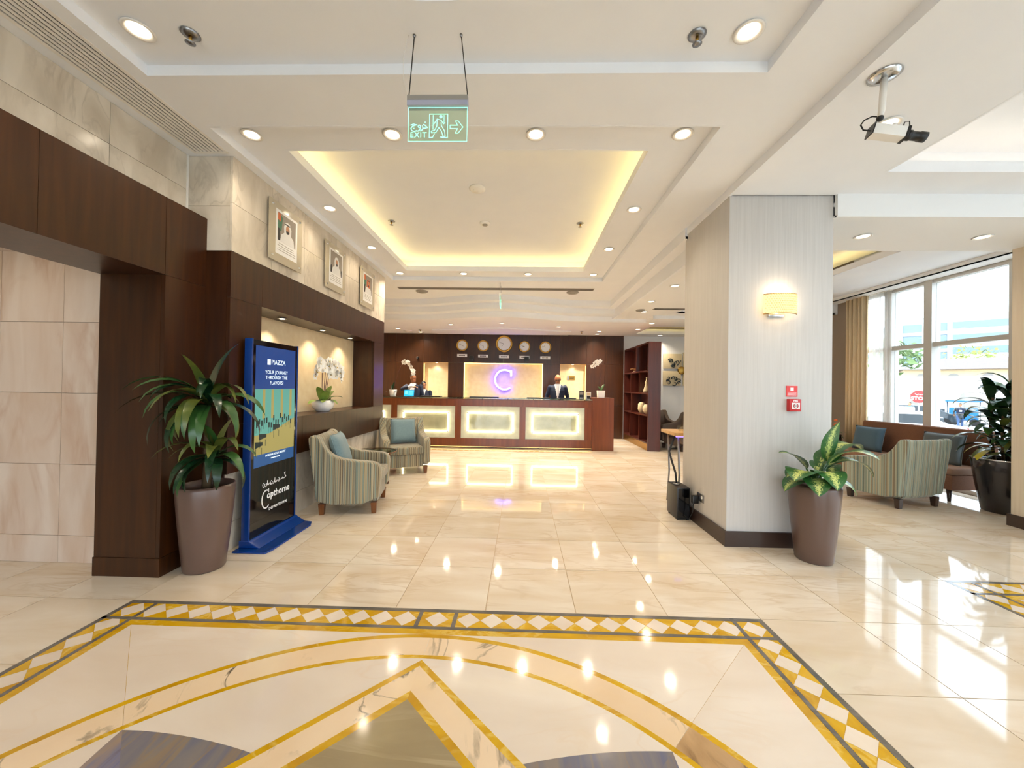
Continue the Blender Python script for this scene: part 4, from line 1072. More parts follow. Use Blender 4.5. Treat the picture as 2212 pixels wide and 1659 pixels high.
# ------------------------------------------------------------------ plants
def leaf_mesh(L, W, el, droop, n=9, shape='strap', fold=.25, twist=0.0, wave=0.0):
    """one leaf growing from the origin along +X, bending down"""
    vs = []; uv = []; x = z = 0.0; a = el
    for i in range(n + 1):
        s = i / n
        if shape == 'strap': wd = W * min(1, .35 + 2.2 * s) * (1 - s ** 3.0) ** .9
        elif shape == 'ovate': wd = W * (math.sin(PI * min(1, .04 + .96 * s ** .8)) ** .8)
        else: wd = W * math.sin(PI * (.1 + .9 * s)) ** .6
        wd = max(wd, .001); tw = twist * s
        wz = wave * math.sin(9 * s)
        vs += [(x, -wd / 2 * math.cos(tw), z + fold * wd / 2 - wd / 2 * math.sin(tw) + wz * wd), (x, 0, z), (x, wd / 2 * math.cos(tw), z + fold * wd / 2 + wd / 2 * math.sin(tw) - wz * wd)]
        uv += [(0, s), (.5, s), (1, s)]
        a = el - droop * (s + .5 / n) ** 1.25
        x += L / n * math.cos(a); z += L / n * math.sin(a)
    fs = []
    for i in range(n):
        b = 3 * i; fs += [(b, b + 1, b + 4, b + 3), (b + 1, b + 2, b + 5, b + 4)]
    return vs, fs, uv
def leaf(parent, base, az, L, W, el, droop, mat, **k):
    vs, fs, uv = leaf_mesh(L, W, el, droop, **k)
    o = MB().add(vs, fs, True, uv).build('leaf', mat, parent); o.location = base; o.rotation_euler = (0, 0, az)
    return o
def pot(label, loc, prof, mat, name='planter', soil=True, n=40):
    t = thing(name, label, 'plant pot', loc)
    MB().lathe(prof, n=n, caps=False).build('vessel', mat, t)
    r, z = prof[-1]
    return t
BRONZE = [(.02, 0), (.128, 0), (.136, .01), (.154, .18), (.172, .38), (.186, .55), (.19, .63), (.185, .655), (.177, .65), (.175, .60), (.173, .57)]
def soil_disc(t, r, z): MB().lathe([(r, z), (r * .6, z + .012), (.01, z + .016)], n=28).build('soil', 'soil', t)
rnd = random.Random(5)
# tall dragon tree left of the portal
p1_ = pot('tall bronze planter holding the dragon tree beside the wood portal', (-2.46, 2.92, 0), BRONZE, 'pot_bronze'); soil_disc(p1_, .173, .585)
pl = thing('potted_plant', 'two tiered dragon tree with drooping strap leaves by the portal', 'plant', (-2.46, 2.92, .595))
MB().tube([(0, 0, 0), (.01, 0, .25), (-.005, .01, .50), (.0, .0, .68)], [.032, .028, .026, .024], 12).build('trunk', 'stem_brown', pl)
MB().tube([(.05, .03, 0), (.06, .03, .15), (.055, .02, .24)], [.022, .02, .018], 10).build('trunk', 'stem_brown', pl)
for tier, (bx, by, bz, cnt, L0) in enumerate(((0, 0, .66, 38, .54), (.055, .02, .24, 22, .42))):
    for i in range(cnt):
        u = i / cnt; az = i * 2.399 + rnd.uniform(-.2, .2)
        up = 1 - u
        el = math.radians(-5 + 85 * up + rnd.uniform(-8, 8)); dr_ = rnd.uniform(1.6, 2.6) if i > 3 else rnd.uniform(.5, .9); L = L0 * rnd.uniform(.78, 1.1) * (.9 + .15 * math.sin(PI * u))
        # keep the foliage clear of the wall behind
        d = math.cos(az)
        if d < .1 and math.sin(az) > -.45: az = -PI / 2 + rnd.uniform(-.74, .6)
        if math.sin(az) > .5: L *= .45
        leaf(pl, (bx, by, bz + .05 * up), az, L, .072 * rnd.uniform(.85, 1.2), el, dr_, rnd.choice(['leaf_dark', 'leaf_dark', 'leaf_mid', 'leaf_olive']), shape='strap', twist=rnd.uniform(-.5, .5))
# spotted leaf plant in front of the pillar
p2_ = pot('bronze planter in front of the pillar with the spotted plant', (2.545, 3.36, 0), BRONZE, 'pot_bronze'); soil_disc(p2_, .173, .585)
pl = thing('potted_plant', 'broad leaved green plant with pale blotches in front of the pillar', 'plant', (2.545, 3.36, .595))
spec = [(-1.2, .10, .34, .17, 88, .5, .22), (2.9, .06, .25, .20, 62, 1.3, .14), (-2.6, .06, .30, .22, 40, 1.7, .08), (-1.0, .10, .36, .20, 58, 1.7, .20), (.1, .10, .40, .19, 60, 1.9, .22), (-.4, .08, .38, .18, 45, 2.2, .16),
        (-1.7, .06, .30, .19, 40, 2.3, .10), (.3, .08, .3, .17, 66, 1.4, .14), (-2.1, .06, .28, .18, 25, 1.9, .06), (.5, .05, .34, .17, 40, 2.4, .12), (-.7, .05, .32, .16, 25, 2.3, .04), (-2.9, .05, .26, .17, 45, 1.6, .05), (-3.0, .05, .26, .17, 18, 1.5, .03)]
for az, rr_, L, W, el, dr, hz in spec:
    bx, by = rr_ * math.cos(az), rr_ * math.sin(az)
    base = (bx, by, hz + .05)
    MB().tube([(bx * .2, by * .2, 0), (bx * .5, by * .5, base[2] * .6), base], [.012, .009, .007], 7).build('leaf_stalk', 'leaf_mid', pl)
    leaf(pl, base, az, L * 1.05, W * 1.25, math.radians(el), dr, 'leaf_variegated', shape='ovate', fold=.12, n=12)
# black planter at the window
PB = [(.02, 0), (.19, 0), (.2, .01), (.24, .25), (.275, .5), (.287, .655), (.272, .66), (.265, .62)]
p3_ = pot('large black planter between window sofa and the right pillar', (5.98, 4.84, 0), PB, 'pot_black'); soil_disc(p3_, .265, .60)
MB().lathe([(.289, .645), (.292, .655), (.284, .664), (.27, .664)], n=40, caps=False).build('rim_band', 'chrome', p3_)
pl = thing('potted_plant', 'bushy tall leafy plant in the black planter by the window', 'plant', (5.98, 4.84, .61))
for k in range(4):
    a = k * 1.6 + .4; hgt = (.98, .8, .66, .5)[k]; bx, by = .09 * math.cos(a), .09 * math.sin(a)
    MB().tube([(bx, by, 0), (bx * 1.4, by * 1.4, hgt * .5), (bx * 1.2, by * 1.2, hgt)], [.016, .014, .012], 8).build('trunk', 'stem_brown', pl)
    for i in range(24):
        u = i / 23; z = hgt * (.12 + .88 * u); az = i * 2.4 + k
        L = rnd.uniform(.30, .50); d = math.cos(az)
        if d > .2: L *= .8
        if math.sin(az) < -.5: L *= .72
        leaf(pl, (bx * 1.3, by * 1.3, z), az, L, rnd.uniform(.08, .13), math.radians(25 + 50 * u + rnd.uniform(-15, 15)), rnd.uniform(1.2, 2.3), 'leaf_yellow' if (i == 1 and k < 2) else rnd.choice(['leaf_dark', 'leaf_dark', 'leaf_mid', 'leaf_olive']), shape='willow' if i % 2 else 'strap')
# small dark pot with orange flowers beyond the sofa
p4_ = pot('small dark pot with orange flowers behind the sofa end', (6.05, 7.55, 0), [(.02, 0), (.10, 0), (.13, .3), (.15, .62), (.14, .63), (.13, .58)], 'pot_black'); soil_disc(p4_, .13, .57)
pl = thing('potted_plant', 'small leafy plant with orange blooms behind the sofa end', 'plant', (6.05, 7.55, .575))
for i in range(16): leaf(pl, (0, 0, .02), i * 2.4, rnd.uniform(.16, .26), .07, math.radians(rnd.uniform(20, 80)), 1.4, 'leaf_mid', shape='ovate', n=7)
for i in range(4): MB().ell((.06 * math.cos(i * 1.7), .06 * math.sin(i * 1.7), .24 + .03 * i), .03, .03, .024, 10, 6).build('blossom', 'flower_orange', pl)

# orchids
def blossom(parent, loc, yaw, size):
    m = MB(Matrix.Translation(loc) @ Matrix.Rotation(yaw, 4, 'Z') @ Matrix.Rotation(rnd.uniform(-.3, .3), 4, 'Y'))
    for k in range(5):
        a = PI / 2 + k * 2 * PI / 5; w_ = size * (.62 if k in (1, 4) else .42); L = size * .55
        d = Vector((0, math.cos(a), math.sin(a))); q = Vector((0, -d.z, d.y))
        pts = [(0, 0)] + [(L * s, w_ / 2 * math.sin(PI * s ** .8)) for s in (.25, .5, .75)] + [(L, 0)] + [(L * s, -w_ / 2 * math.sin(PI * s ** .8)) for s in (.75, .5, .25)]
        m.add([tuple(d * u + q * v_ + Vector((.004 + .10 * u * (u / L), 0, 0))) for u, v_ in pts], [list(range(8))], True)
    m.cur = 1; m.ell((.010, 0, -.004), .008, .006, .007, 6, 4)
    return m.build('blossom', ['petal', 'petal_core'], parent)
def orchid(loc, label, stems, leaves, yaw, size, mat='leaf_orchid', stake=True):
    t = thing('orchid', label, 'orchid', loc)
    for pts, nb, s0 in stems:
        P = [Vector(p) for p in pts]
        MB().tube(P, .004, 6).build('stem', 'stem_purple', t)
        # blossoms along the outer part of the stem
        tot = len(P) - 1
        for i in range(nb):
            f = s0 + (1 - s0) * i / max(1, nb - 1); k = min(int(f * tot), tot - 1); u = f * tot - k
            q = P[k].lerp(P[k + 1], u)
            blossom(t, q + Vector((rnd.uniform(-.02, .03), rnd.uniform(-.03, .03), rnd.uniform(-.03, .02))), yaw + rnd.uniform(-.7, .7), size * (1 - .25 * (f - s0)))
    for az, L, W, el, dr in leaves: leaf(t, (0, 0, .0), az, L, W, math.radians(el), dr, mat, shape='willow', fold=.2, n=8)
    return t
ob = thing('flower_bowl', 'round white ceramic bowl on the niche shelf', 'plant pot', (-2.62, 4.95, 1.089))
MB().lathe([(.02, 0), (.075, 0), (.085, .008), (.125, .05), (.138, .10), (.128, .145), (.118, .145), (.126, .10), (.11, .06)], n=36, caps=False).build('vessel', 'ceramic', ob); soil_disc(ob, .118, .11)
stems = []
for k, (a, dy, h_) in enumerate(((.3, -.10, .52), (0, .02, .55), (-.2, .10, .53), (.2, .16, .46))):
    sg = -1 if dy < 0 else 1
    stems.append(([(0, dy * .3, 0), (.01, dy * .5, h_ * .5), (.02, dy * .7, h_ * .85), (.03, dy * .9, h_), (.05, dy + sg * .10, h_ + .01), (.06, dy + sg * .18, h_ - .06), (.07, dy + sg * .22, h_ - .16)], 15, .36))
orchid((-2.62, 4.95, 1.20), 'white flowering orchid with many arching sprays in the niche bowl', stems,
       [(-1.6, .34, .10, 22, .9), (1.5, .30, .11, 50, .7), (-.8, .24, .11, 62, .8), (.8, .28, .11, 45, 1.2), (-1.5, .27, .11, 66, .5), (0, .22, .10, 35, 1.6), (1.3, .27, .11, 68, .4), (-1.1, .2, .10, 40, 1.5), (1.75, .3, .09, 30, 1.0)], 0.0, .13)

# ------------------------------------------------------------------ digital display stand
ks = thing('display_kiosk', 'tall blue and black digital display stand with base plate', 'display', (-2.38, 3.58, 0))
m = MB(); m.prism([(3.17, 0), (3.90, 0), (3.99, .0), (3.99, .012), (3.17, .012)], -2.42, -2.15, 'x') if False else m.prism([(-2.44, 3.17), (-2.15, 3.17), (-2.13, 3.25), (-2.13, 3.83), (-2.17, 3.92), (-2.44, 3.98)], 0, .014)
m.build('base_plate', 'blue_paint', ks, .003, 1, world=True)
m = MB(); m.prism([(-2.435, .014), (-2.25, .014), (-2.33, .06), (-2.345, .075), (-2.435, .075)], 3.24, 3.94, 'y'); m.build('base_ridge', 'blue_paint', ks, .004, 1, world=True)
box('cabinet', 'black_plastic', -2.415, -2.362, 3.262, 3.918, .06, 1.835, ks, .004, world=True)
for a, b in ((3.245, 3.262), (3.918, 3.932)): box('edge_trim', 'blue_paint', -2.418, -2.352, a, b, .05, 1.84, ks, .002, world=True)
box('glass_front', 'black_gloss', -2.362, -2.358, 3.263, 3.917, .08, 1.832, ks, world=True)
XK = -2.3575
def kq(nm, y0, y1, z0, z1, mt, d=.0004): return box(nm, mt, XK, XK + d, y0, y1, z0, z1, ks, world=True)
kq('screen_top', 3.30, 3.885, 1.395, 1.785, 'screen_blue')
pic = kq('screen_picture', 3.30, 3.885, .80, 1.395, 'screen_teal')
kq('screen_bottom', 3.30, 3.885, .69, .80, 'screen_pale')
m = MB(); m.box(XK, XK + .0006, 3.30, 3.885, .80, .98); m.prism([(3.5, .98), (3.885, .98), (3.885, 1.1)], XK, XK + .0006, 'x'); m.build('picture_floor', 'screen_sand', ks, world=True)
m = MB()
for y in (3.40, 3.52, 3.66, 3.80): m.box(XK, XK + .0007, y, y + .035, 1.12, 1.39)
m.build('picture_pillars', 'screen_sand', ks, world=True)
m = MB(); r2 = random.Random(3)
for i in range(16):
    y = 3.32 + .033 * i; z = 1.06 + r2.uniform(-.03, .05); m.box(XK, XK + .0009, y, y + .018, z, z + .05); m.box(XK, XK + .0009, y, y + .003, z - .05, z)
for y, z in ((3.31, .86), (3.36, .93), (3.55, 1.0)):
    m.prism([(y, z), (y + .10, z + .02), (y + .10, z + .05), (y, z + .06)], XK, XK + .0009, 'x'); m.box(XK, XK + .0009, y + .01, y + .016, z - .07, z); m.box(XK, XK + .0009, y + .085, y + .091, z - .06, z)
m.build('picture_tables', 'screen_dark', ks, world=True)
KM = lambda y, z: plane_m((XK + .0012, y, z), (0, 1, 0), (0, 0, 1))
text('logo_text', 'PIAZZA', .062, 'screen_white', KM(3.615, 1.645), ks, .0004, .0003)
box('logo_block', 'screen_white', XK, XK + .001, 3.455, 3.50, 1.62, 1.672, ks, world=True)
for i, s in enumerate(('YOUR JOURNEY', 'THROUGH THE', 'FLAVORS!')): text('slogan', s, .046, 'screen_white', KM(3.595, 1.55 - i * .05), ks, .0001, .0003)
text('caption', 'INTERNATIONAL BUFFET', .026, 'screen_white', KM(3.60, .775), ks, .0003, .0003)
m = MB(); [m.box(XK, XK + .001, 3.53 + i * .017, 3.543 + i * .017, .738, .748) for i in range(8)]; m.build('caption_marks', 'screen_white', ks, world=True)
text('brand_name', 'opthorne', .088, 'print_white', KM(3.655, .40), ks, .0022, .0004, space=1.02)
m = MB()
pts = [(3.475 + .058 * math.cos(a), .372 + .082 * math.sin(a)) for a in [math.radians(55 + 255 * i / 22) for i in range(23)]]
for i in range(22):
    a, b = Vector(pts[i]), Vector(pts[i + 1]); d = (b - a).normalized(); nn = Vector((-d.y, d.x)) * .006
    m.prism([tuple(a - nn), tuple(b - nn), tuple(b + nn), tuple(a + nn)], XK, XK + .001, 'x')
m.box(XK, XK + .001, 3.503, 3.513, .425, .462); m.build('brand_initial', 'print_white', ks, world=True)
text('brand_line', 'DOWNTOWN', .036, 'print_white', KM(3.648, .268), ks, .0012, .0004, space=1.25)
m = MB()
def kstroke(pts, w_=.008):
    for i in range(len(pts) - 1):
        a, b = Vector(pts[i]), Vector(pts[i + 1]); d = (b - a).normalized(); nn = Vector((-d.y, d.x)) * w_ / 2; e = d * w_ / 3
        m.prism([tuple(a - e - nn), tuple(b + e - nn), tuple(b + e + nn), tuple(a - e + nn)], XK, XK + .001, 'x')
for s in ([(3.745, .545), (3.765, .52), (3.74, .508), (3.72, .508), (3.715, .52), (3.70, .508), (3.685, .508)], [(3.685, .508), (3.668, .508), (3.662, .522), (3.655, .495), (3.645, .495), (3.64, .515)], [(3.625, .51), (3.618, .50), (3.605, .50)],
          [(3.595, .54), (3.595, .50)], [(3.585, .515), (3.578, .50), (3.568, .492)], [(3.56, .515), (3.55, .495), (3.535, .495), (3.528, .518)], [(3.515, .51), (3.505, .498), (3.497, .498)], [(3.49, .54), (3.49, .50)], [(3.482, .515), (3.475, .495), (3.46, .49)],
          [(3.455, .515), (3.445, .492), (3.43, .492), (3.422, .518)], [(3.74, .555), (3.755, .562)], [(3.652, .53), (3.654, .53)], [(3.545, .525), (3.547, .525)], [(3.436, .525), (3.438, .525)]): kstroke(s)
m.build('arabic_name', 'print_white', ks, world=True)

# ------------------------------------------------------------------ reception desk
YF = 8.86
de = thing('reception_desk', 'long dark wood reception desk with three glowing stone panels', 'reception desk', (-.9, 9.1, 0))
XL, XR = -3.62, 1.64
pan = [(-4.43, -3.06), (-2.92, -1.55), (-1.41, -.04), (.10, 1.47)]
pan = [(max(a, XL + .02), b) for a, b in pan]
zA, zB = .235, .985
box('top_rail', 'desk_wood', XL, XR, YF, YF + .04, zB, 1.15, de, world=True)
box('bottom_rail', 'desk_wood', XL, XR, YF, YF + .04, .045, zA, de, world=True)
ed = [XL] + [v for p in pan for v in p] + [XR]
for i in range(0, len(ed), 2):
    if ed[i + 1] - ed[i] > .01: box('stile', 'desk_wood', ed[i], ed[i + 1], YF, YF + .04, zA, zB, de, world=True)
box('carcass', 'desk_wood', XL, XR, YF + .09, YF + .42, .045, 1.148, de, world=True)
box('toe_kick', 'dark_wood', XL, XR, YF + .10, YF + .40, 0, .045, de, world=True)
box('toe_light', 'led_toe', XL, XR, YF + .05, YF + .06, .03, .042, de, world=True)
box('worktop', 'desk_wood', XL, XR, YF + .42, YF + .72, .74, .78, de, world=True)
box('glass_counter', 'counter_glass', XL, XR, YF - .03, YF + .50, 1.166, 1.178, de, .002, world=True)
for i in range(9): MB().cyl((XL + .3 + i * .6, YF + .05, 1.149), (XL + .3 + i * .6, YF + .05, 1.167), .016, n=12).build('glass_stud', 'chrome', de, world=True)
for a, b in pan:
    pa = box('stone_panel', 'alabaster', a, b, YF + .012, YF + .03, zA, zB, de, world=True)
    if b - a < 1.0: x0, x1 = a - .5, b - .15
    else: x0, x1 = a + .145, b - .145
    x0 = max(x0, a)
    z0, z1 = .38, .845
    MB().box(x0, x1, YF - .035, YF - .025, z0, z1).build('glass_face', 'acrylic', pa, world=True)
    m = MB(); w_ = .03
    m.box(x0, x1, YF - .02, YF + .0, z0, z0 + w_); m.box(x0, x1, YF - .02, YF + .0, z1 - w_, z1); m.box(x1 - w_, x1, YF - .02, YF, z0 + w_, z1 - w_)
    if x0 > a: m.box(x0, x0 + w_, YF - .02, YF, z0 + w_, z1 - w_)
    m.build('light_frame', 'led_panel', pa, world=True)
    MB().box(x0 + w_, x1 - w_, YF + .006, YF + .0119, z0 + w_ + .001, z1 - w_ - .001).build('inner_stone', 'alabaster', pa, world=True)
    for x in ((x0 + .012, x1 - .012) if x0 > a else (x1 - .012,)):
        for z in (z0 + .012, z1 - .012): MB().cyl((x, YF - .045, z), (x, YF, z), .012, n=10).build('stud', 'black_plastic', pa, world=True)
box('end_tower', 'desk_wood', XR + .002, 2.14, YF - .02, YF + .55, 0, 1.225, de, world=True)

# things on the desk
def small_orchid(loc, label, kind, flip):
    t = thing('orchid_pot', 'white %s pot on the reception desk, %s end' % (kind, 'left' if flip > 0 else 'right'), 'plant pot', loc)
    if kind == 'round':
        MB().lathe([(.02, 0), (.062, 0), (.07, .01), (.092, .16), (.086, .16), (.08, .13)], n=28, caps=False).build('vessel', 'ceramic', t); soil_disc(t, .08, .12)
    else:
        m = MB(); m.loft([[(-a, -a, z), (a, -a, z), (a, a, z), (-a, a, z)] for z, a in ((0, .072), (.17, .085), (.17, .078), (.14, .075))], caps=False, smooth=False); m.build('vessel', 'ceramic', t); soil_disc(t, .07, .13)
    return t
lo = (-3.08, 9.02, 1.178); small_orchid(lo, '', 'round', 1)
orchid((lo[0], lo[1], 1.30), 'white orchid spray arching from the round desk pot, left end', [([(0, 0, 0), (.06, 0, .25), (.13, 0, .48), (.2, 0, .66), (.28, 0, .73), (.38, 0, .68), (.46, 0, .54), (.50, 0, .44)], 8, .5)],
       [(2.9, .20, .06, 45, 1.3), (.3, .24, .06, 55, .6), (-.5, .16, .06, 30, 1.4), (2.2, .18, .06, 70, .5), (-2.6, .2, .06, 20, 1.2), (1.6, .25, .06, 78, .3)], -PI / 2, .12, 'leaf_dark')
ro = (1.87, 9.02, 1.226); small_orchid(ro, '', 'square', -1)
orchid((ro[0], ro[1], 1.38), 'white orchid spray from the square desk pot, right end', [([(0, 0, 0), (.0, .05, .2), (.01, .05, .45), (.0, .0, .62), (-.06, 0, .70), (-.14, 0, .66), (-.2, 0, .58)], 7, .66)],
       [(.5, .2, .08, 70, .5), (2.4, .16, .06, 68, .6)], -PI / 2, .12, 'leaf_mid')
tb = thing('tablet', 'cyan glowing tablet screen on the left of the desk', 'tablet', (-2.72, 9.08, 1.178))
T = Matrix.Translation((-2.72, 9.08, 1.182)) @ Matrix.Rotation(-.35, 4, 'X')
MB(T).box(-.13, .13, 0, .012, 0, .17).build('body', 'black_plastic', tb, .002, 1, world=True)
MB(T).box(-.12, .12, -.001, 0, .008, .162).build('screen', 'tablet_cyan', tb, world=True)
m = MB(T); m.box(-.10, -.03, -.0016, -.001, .05, .13)
for i in range(5): m.box(-.01, .10, -.0016, -.001, .04 + i * .02, .05 + i * .02)
m.build('screen_content', 'tablet_pale', tb, world=True)
box('stand', 'black_plastic', -2.76, -2.68, 9.09, 9.17, 1.178, 1.186, tb, world=True)
for i, (x, h_, lab) in enumerate(((1.43, .20, 'tall dark leaflet holder near the right end of the desk'), (1.60, .175, 'pale leaflet holder beside the end tower of the desk'))):
    t = thing('leaflet_holder', lab, 'leaflet holder', (x, 9.1, 1.178))
    box('board', 'black_plastic' if i == 0 else 'white_plastic', -.055, .055, 0, .006, 0, h_, t)
    box('print_top', 'print_grey' if i == 0 else 'villa_cream', -.042, .042, -.001, 0, h_ * .55, h_ * .9, t)
    box('print_bottom', 'print_white' if i == 0 else 'print_dark', -.042, .042, -.001, 0, h_ * .08, h_ * (.2 if i == 0 else .5), t)
    box('foot', 'acrylic', -.055, .055, -.02, .06, 0, .004, t)
for i, (x, w_, lab) in enumerate(((-2.2, .5, 'black desk tray right of the seated clerk'), (-.9, .7, 'dark flat panel lying on the desk under the letter sign'), (.4, .55, 'black folder lying left of the bald clerk'), (1.1, .4, 'black folder lying right of the bald clerk'))):
    o = box('desk_tray', 'black_plastic', -w_ / 2, w_ / 2, -.12, .12, 0, .022); o.location = (x, 9.18, 1.179); tag(o, lab, 'folder')

# ------------------------------------------------------------------ wood wall behind the desk
YW = 11.05
ww = thing('wood_wall', 'dark wood panel wall behind the reception desk', 'wall panel', (-.6, YW, 0))
def wp(x0, x1, z0, z1): return box('panel', 'dark_wood', x0 + .0015, x1 - .0015, YW, YW + .03, z0 + .0015, z1 - .0015, ww, world=True)
zd = 2.135
xs_ = [-4.38, -3.7, -2.89, -2.16, -1.70, -.55, .61, 1.10, 1.86, 2.4, 2.93]
for i in range(len(xs_) - 1):
    a, b = xs_[i], xs_[i + 1]
    wp(a, b, zd, 3.02)
    if (a, b) not in ((-2.89, -2.16), (-1.70, -.55), (-.55, .61), (1.10, 1.86)):
        wp(a, b, .95, zd); wp(a, b, 0, .95)
wp(-1.70, -.55, 0, 1.0); wp(-.55, .61, 0, 1.0)
box('return_panel', 'dark_wood', 2.90, 2.928, YW + .031, 11.34, 0, 3.0, ww, world=True)
# recessed bays
def bay(x0, x1, z0, back, mat, y=11.25):
    box('bay_back', mat, x0, x1, y, y + .02, z0, zd, ww, world=True)
    for x, s in ((x0, -1), (x1, 1)): box('reveal', 'cream_panel', min(x, x + s * .015), max(x, x + s * .015), YW + .031, y + .02, z0, zd, ww, world=True)
    box('bay_head', 'cream_panel', x0, x1, YW + .031, y, zd, zd + .015, ww, world=True)
bay(-2.89, -2.16, 0, 0, 'cream_panel'); bay(-1.70, .61, 1.0, 0, 'cream_panel', 11.18); bay(1.10, 1.86, 0, 0, 'cream_panel')
m = MB()
for a, b in ((-1.695, -1.68), (.59, .605)): m.box(a, b, YW + .05, YW + .065, 1.02, zd - .005)
m.box(-1.68, .59, YW + .05, YW + .065, zd - .015, zd - .002); m.build('edge_light', 'led_edge', ww, world=True)
box('edge_light', 'led_toe', -2.885, -2.87, YW + .06, YW + .08, .05, 2.1, ww, world=True)
box('edge_light', 'led_toe', 1.845, 1.858, YW + .06, YW + .08, .05, 2.1, ww, world=True)
for x in (-2.52, 1.48):
    MB().lathe([(.03, 0), (.035, -.004), (.006, -.006)], (x, YW + .1, zd - .002), 16).build('bay_spot', 'lamp_lens', ww, world=True)
    lamp('bay_light', 'SPOT', Vector((x, YW + .1, zd - .02)) - ww.location, 6, WARM, ww, .03, 2.2, 1.0)
pq = thing('door_sign', 'small brass name plate on the pale door right of the bald clerk', 'sign', (1.45, 11.24, 1.74))
box('plate', 'brass', 1.34, 1.56, 11.236, 11.249, 1.68, 1.80, pq, world=True)
m = MB(); m.box(1.41, 1.54, 11.235, 11.236, 1.75, 1.762); m.box(1.41, 1.53, 11.235, 11.236, 1.72, 1.732); m.build('lettering', 'print_dark', pq, world=True)
box('edge', 'chrome', 1.34, 1.39, 11.2345, 11.236, 1.68, 1.80, pq, world=True)
# glowing letter
ls = thing('letter_sign', 'glowing violet letter C on the cream panel behind the desk', 'sign', (-.5, 11.1, 1.35))
R0 = .275; cxl, czl = -.505, 1.655
cpts = [(cxl + R0 * math.cos(a), 11.10, czl + (R0 + .01) * math.sin(a)) for a in [math.radians(52 + 256 * i / 34) for i in range(35)]]
MB().tube(cpts, .036, 12).build('letter_back', 'neon_blue', ls, world=True)
MB().tube([(x, y - .03, z) for x, y, z in cpts], .026, 12).build('letter_face', 'neon_core', ls, world=True)
MB().tube([(-.315, 11.07, 1.755), (-.315, 11.07, 1.93)], .03, 12).build('serif', 'neon_core', ls, world=True)
MB().tube([(-.315, 11.10, 1.755), (-.315, 11.10, 1.93)], .038, 12).build('serif_back', 'neon_blue', ls, world=True)
for z in (1.38, 1.92): MB().cyl((cxl, 11.1, z), (cxl, 11.18, z), .01, n=8).build('wall_fixing', 'steel', ls, world=True)
# clocks
for i, (x, z, r) in enumerate(((-1.755, 2.64, .17), (-1.14, 2.635, .165), (-.53, 2.70, .245), (.065, 2.625, .165), (.67, 2.615, .17))):
    nm = ('leftmost', 'second from left', 'largest, middle', 'second from right', 'rightmost')[i]
    t = thing('wall_clock', 'round gold rimmed wall clock, %s of the five' % nm, 'clock', (x, YW - .001, z), 0, 'clocks on the wood wall')
    Ry = Matrix.Rotation(PI / 2, 4, 'X')
    MB(Ry).lathe([(r * .76, 0), (r * .78, .03), (r * .9, .045), (r, .03), (r, 0)], n=36, caps=False).build('rim', 'brass', t)
    MB(Ry).lathe([(r * .79, .012), (r * .4, .013), (.002, .014)], n=36, caps=False).build('dial', 'clock_face', t)
    m = MB()
    for k in range(12):
        a = k * PI / 6; d = Vector((math.sin(a), math.cos(a))); 
        m.add([(d.x * r * .68 - .004, -.0155, d.y * r * .68 - .004), (d.x * r * .68 + .004, -.0155, d.y * r * .68 - .004), (d.x * r * .68 + .004, -.0155, d.y * r * .68 + .004), (d.x * r * .68 - .004, -.0155, d.y * r * .68 + .004)], [(0, 1, 2, 3)])
    m.build('hour_marks', 'print_dark', t)
    for L, a, nm2 in ((r * .42, 2.1 + i * .9, 'hour_hand'), (r * .62, 5.0, 'minute_hand')):
        d = Vector((math.sin(a), math.cos(a))) * L; q = Vector((d.y, -d.x)).normalized() * .005
        MB().prism([(q.x, q.y), (d.x + q.x * .4, d.y + q.y * .4), (d.x - q.x * .4, d.y - q.y * .4), (-q.x, -q.y)], -.019, -.017, 'y').build(nm2, 'print_dark', t)
    zz = (2.345, 2.335, 2.325, 2.315, 2.31)[i]
    pt = thing('clock_plate', 'small white name plate under the %s clock' % nm, 'sign', (x, YW - .001, zz), 0, 'plates under the clocks')
    box('plate', 'print_white', -.145, .145, -.008, 0, -.042, .042, pt)
    m = MB(); n_ = (7, 6, 6, 8, 5)[i]
    for k in range(n_): m.box(-.09 + k * .18 / n_, -.09 + (k + .7) * .18 / n_, -.009, -.008, -.016, .016)
    m.build('lettering', 'print_dark' if i != 4 else 'print_grey', pt)
for x, lab in ((-1.47, 'small black speaker above the left of the cream letter panel'), (.13, 'small black speaker above the right of the cream letter panel')):
    t = thing('wall_speaker', lab, 'speaker', (x, YW, 2.19), 0, 'speakers over the letter panel')
    box('cabinet', 'black_plastic', -.065, .065, -.11, -.015, -.01, .14, t, .008); MB().cyl((0, -.113, .07), (0, -.109, .07), .045, n=18).build('cone', 'rubber', t); box('bracket', 'black_plastic', -.02, .02, -.016, 0, .04, .1, t)
t = thing('dome_camera', 'tiny dark camera on the wood wall above the left clerks', 'camera', (-3.05, YW, 2.22))
box('arm', 'black_plastic', -.025, .025, -.06, 0, .02, .06, t); MB().ell((0, -.075, .03), .04, .04, .05, 12, 8).build('head', 'black_plastic', t); MB().cyl((0, -.11, .02), (0, -.116, .02), .015, n=10).build('lens', 'steel', t)

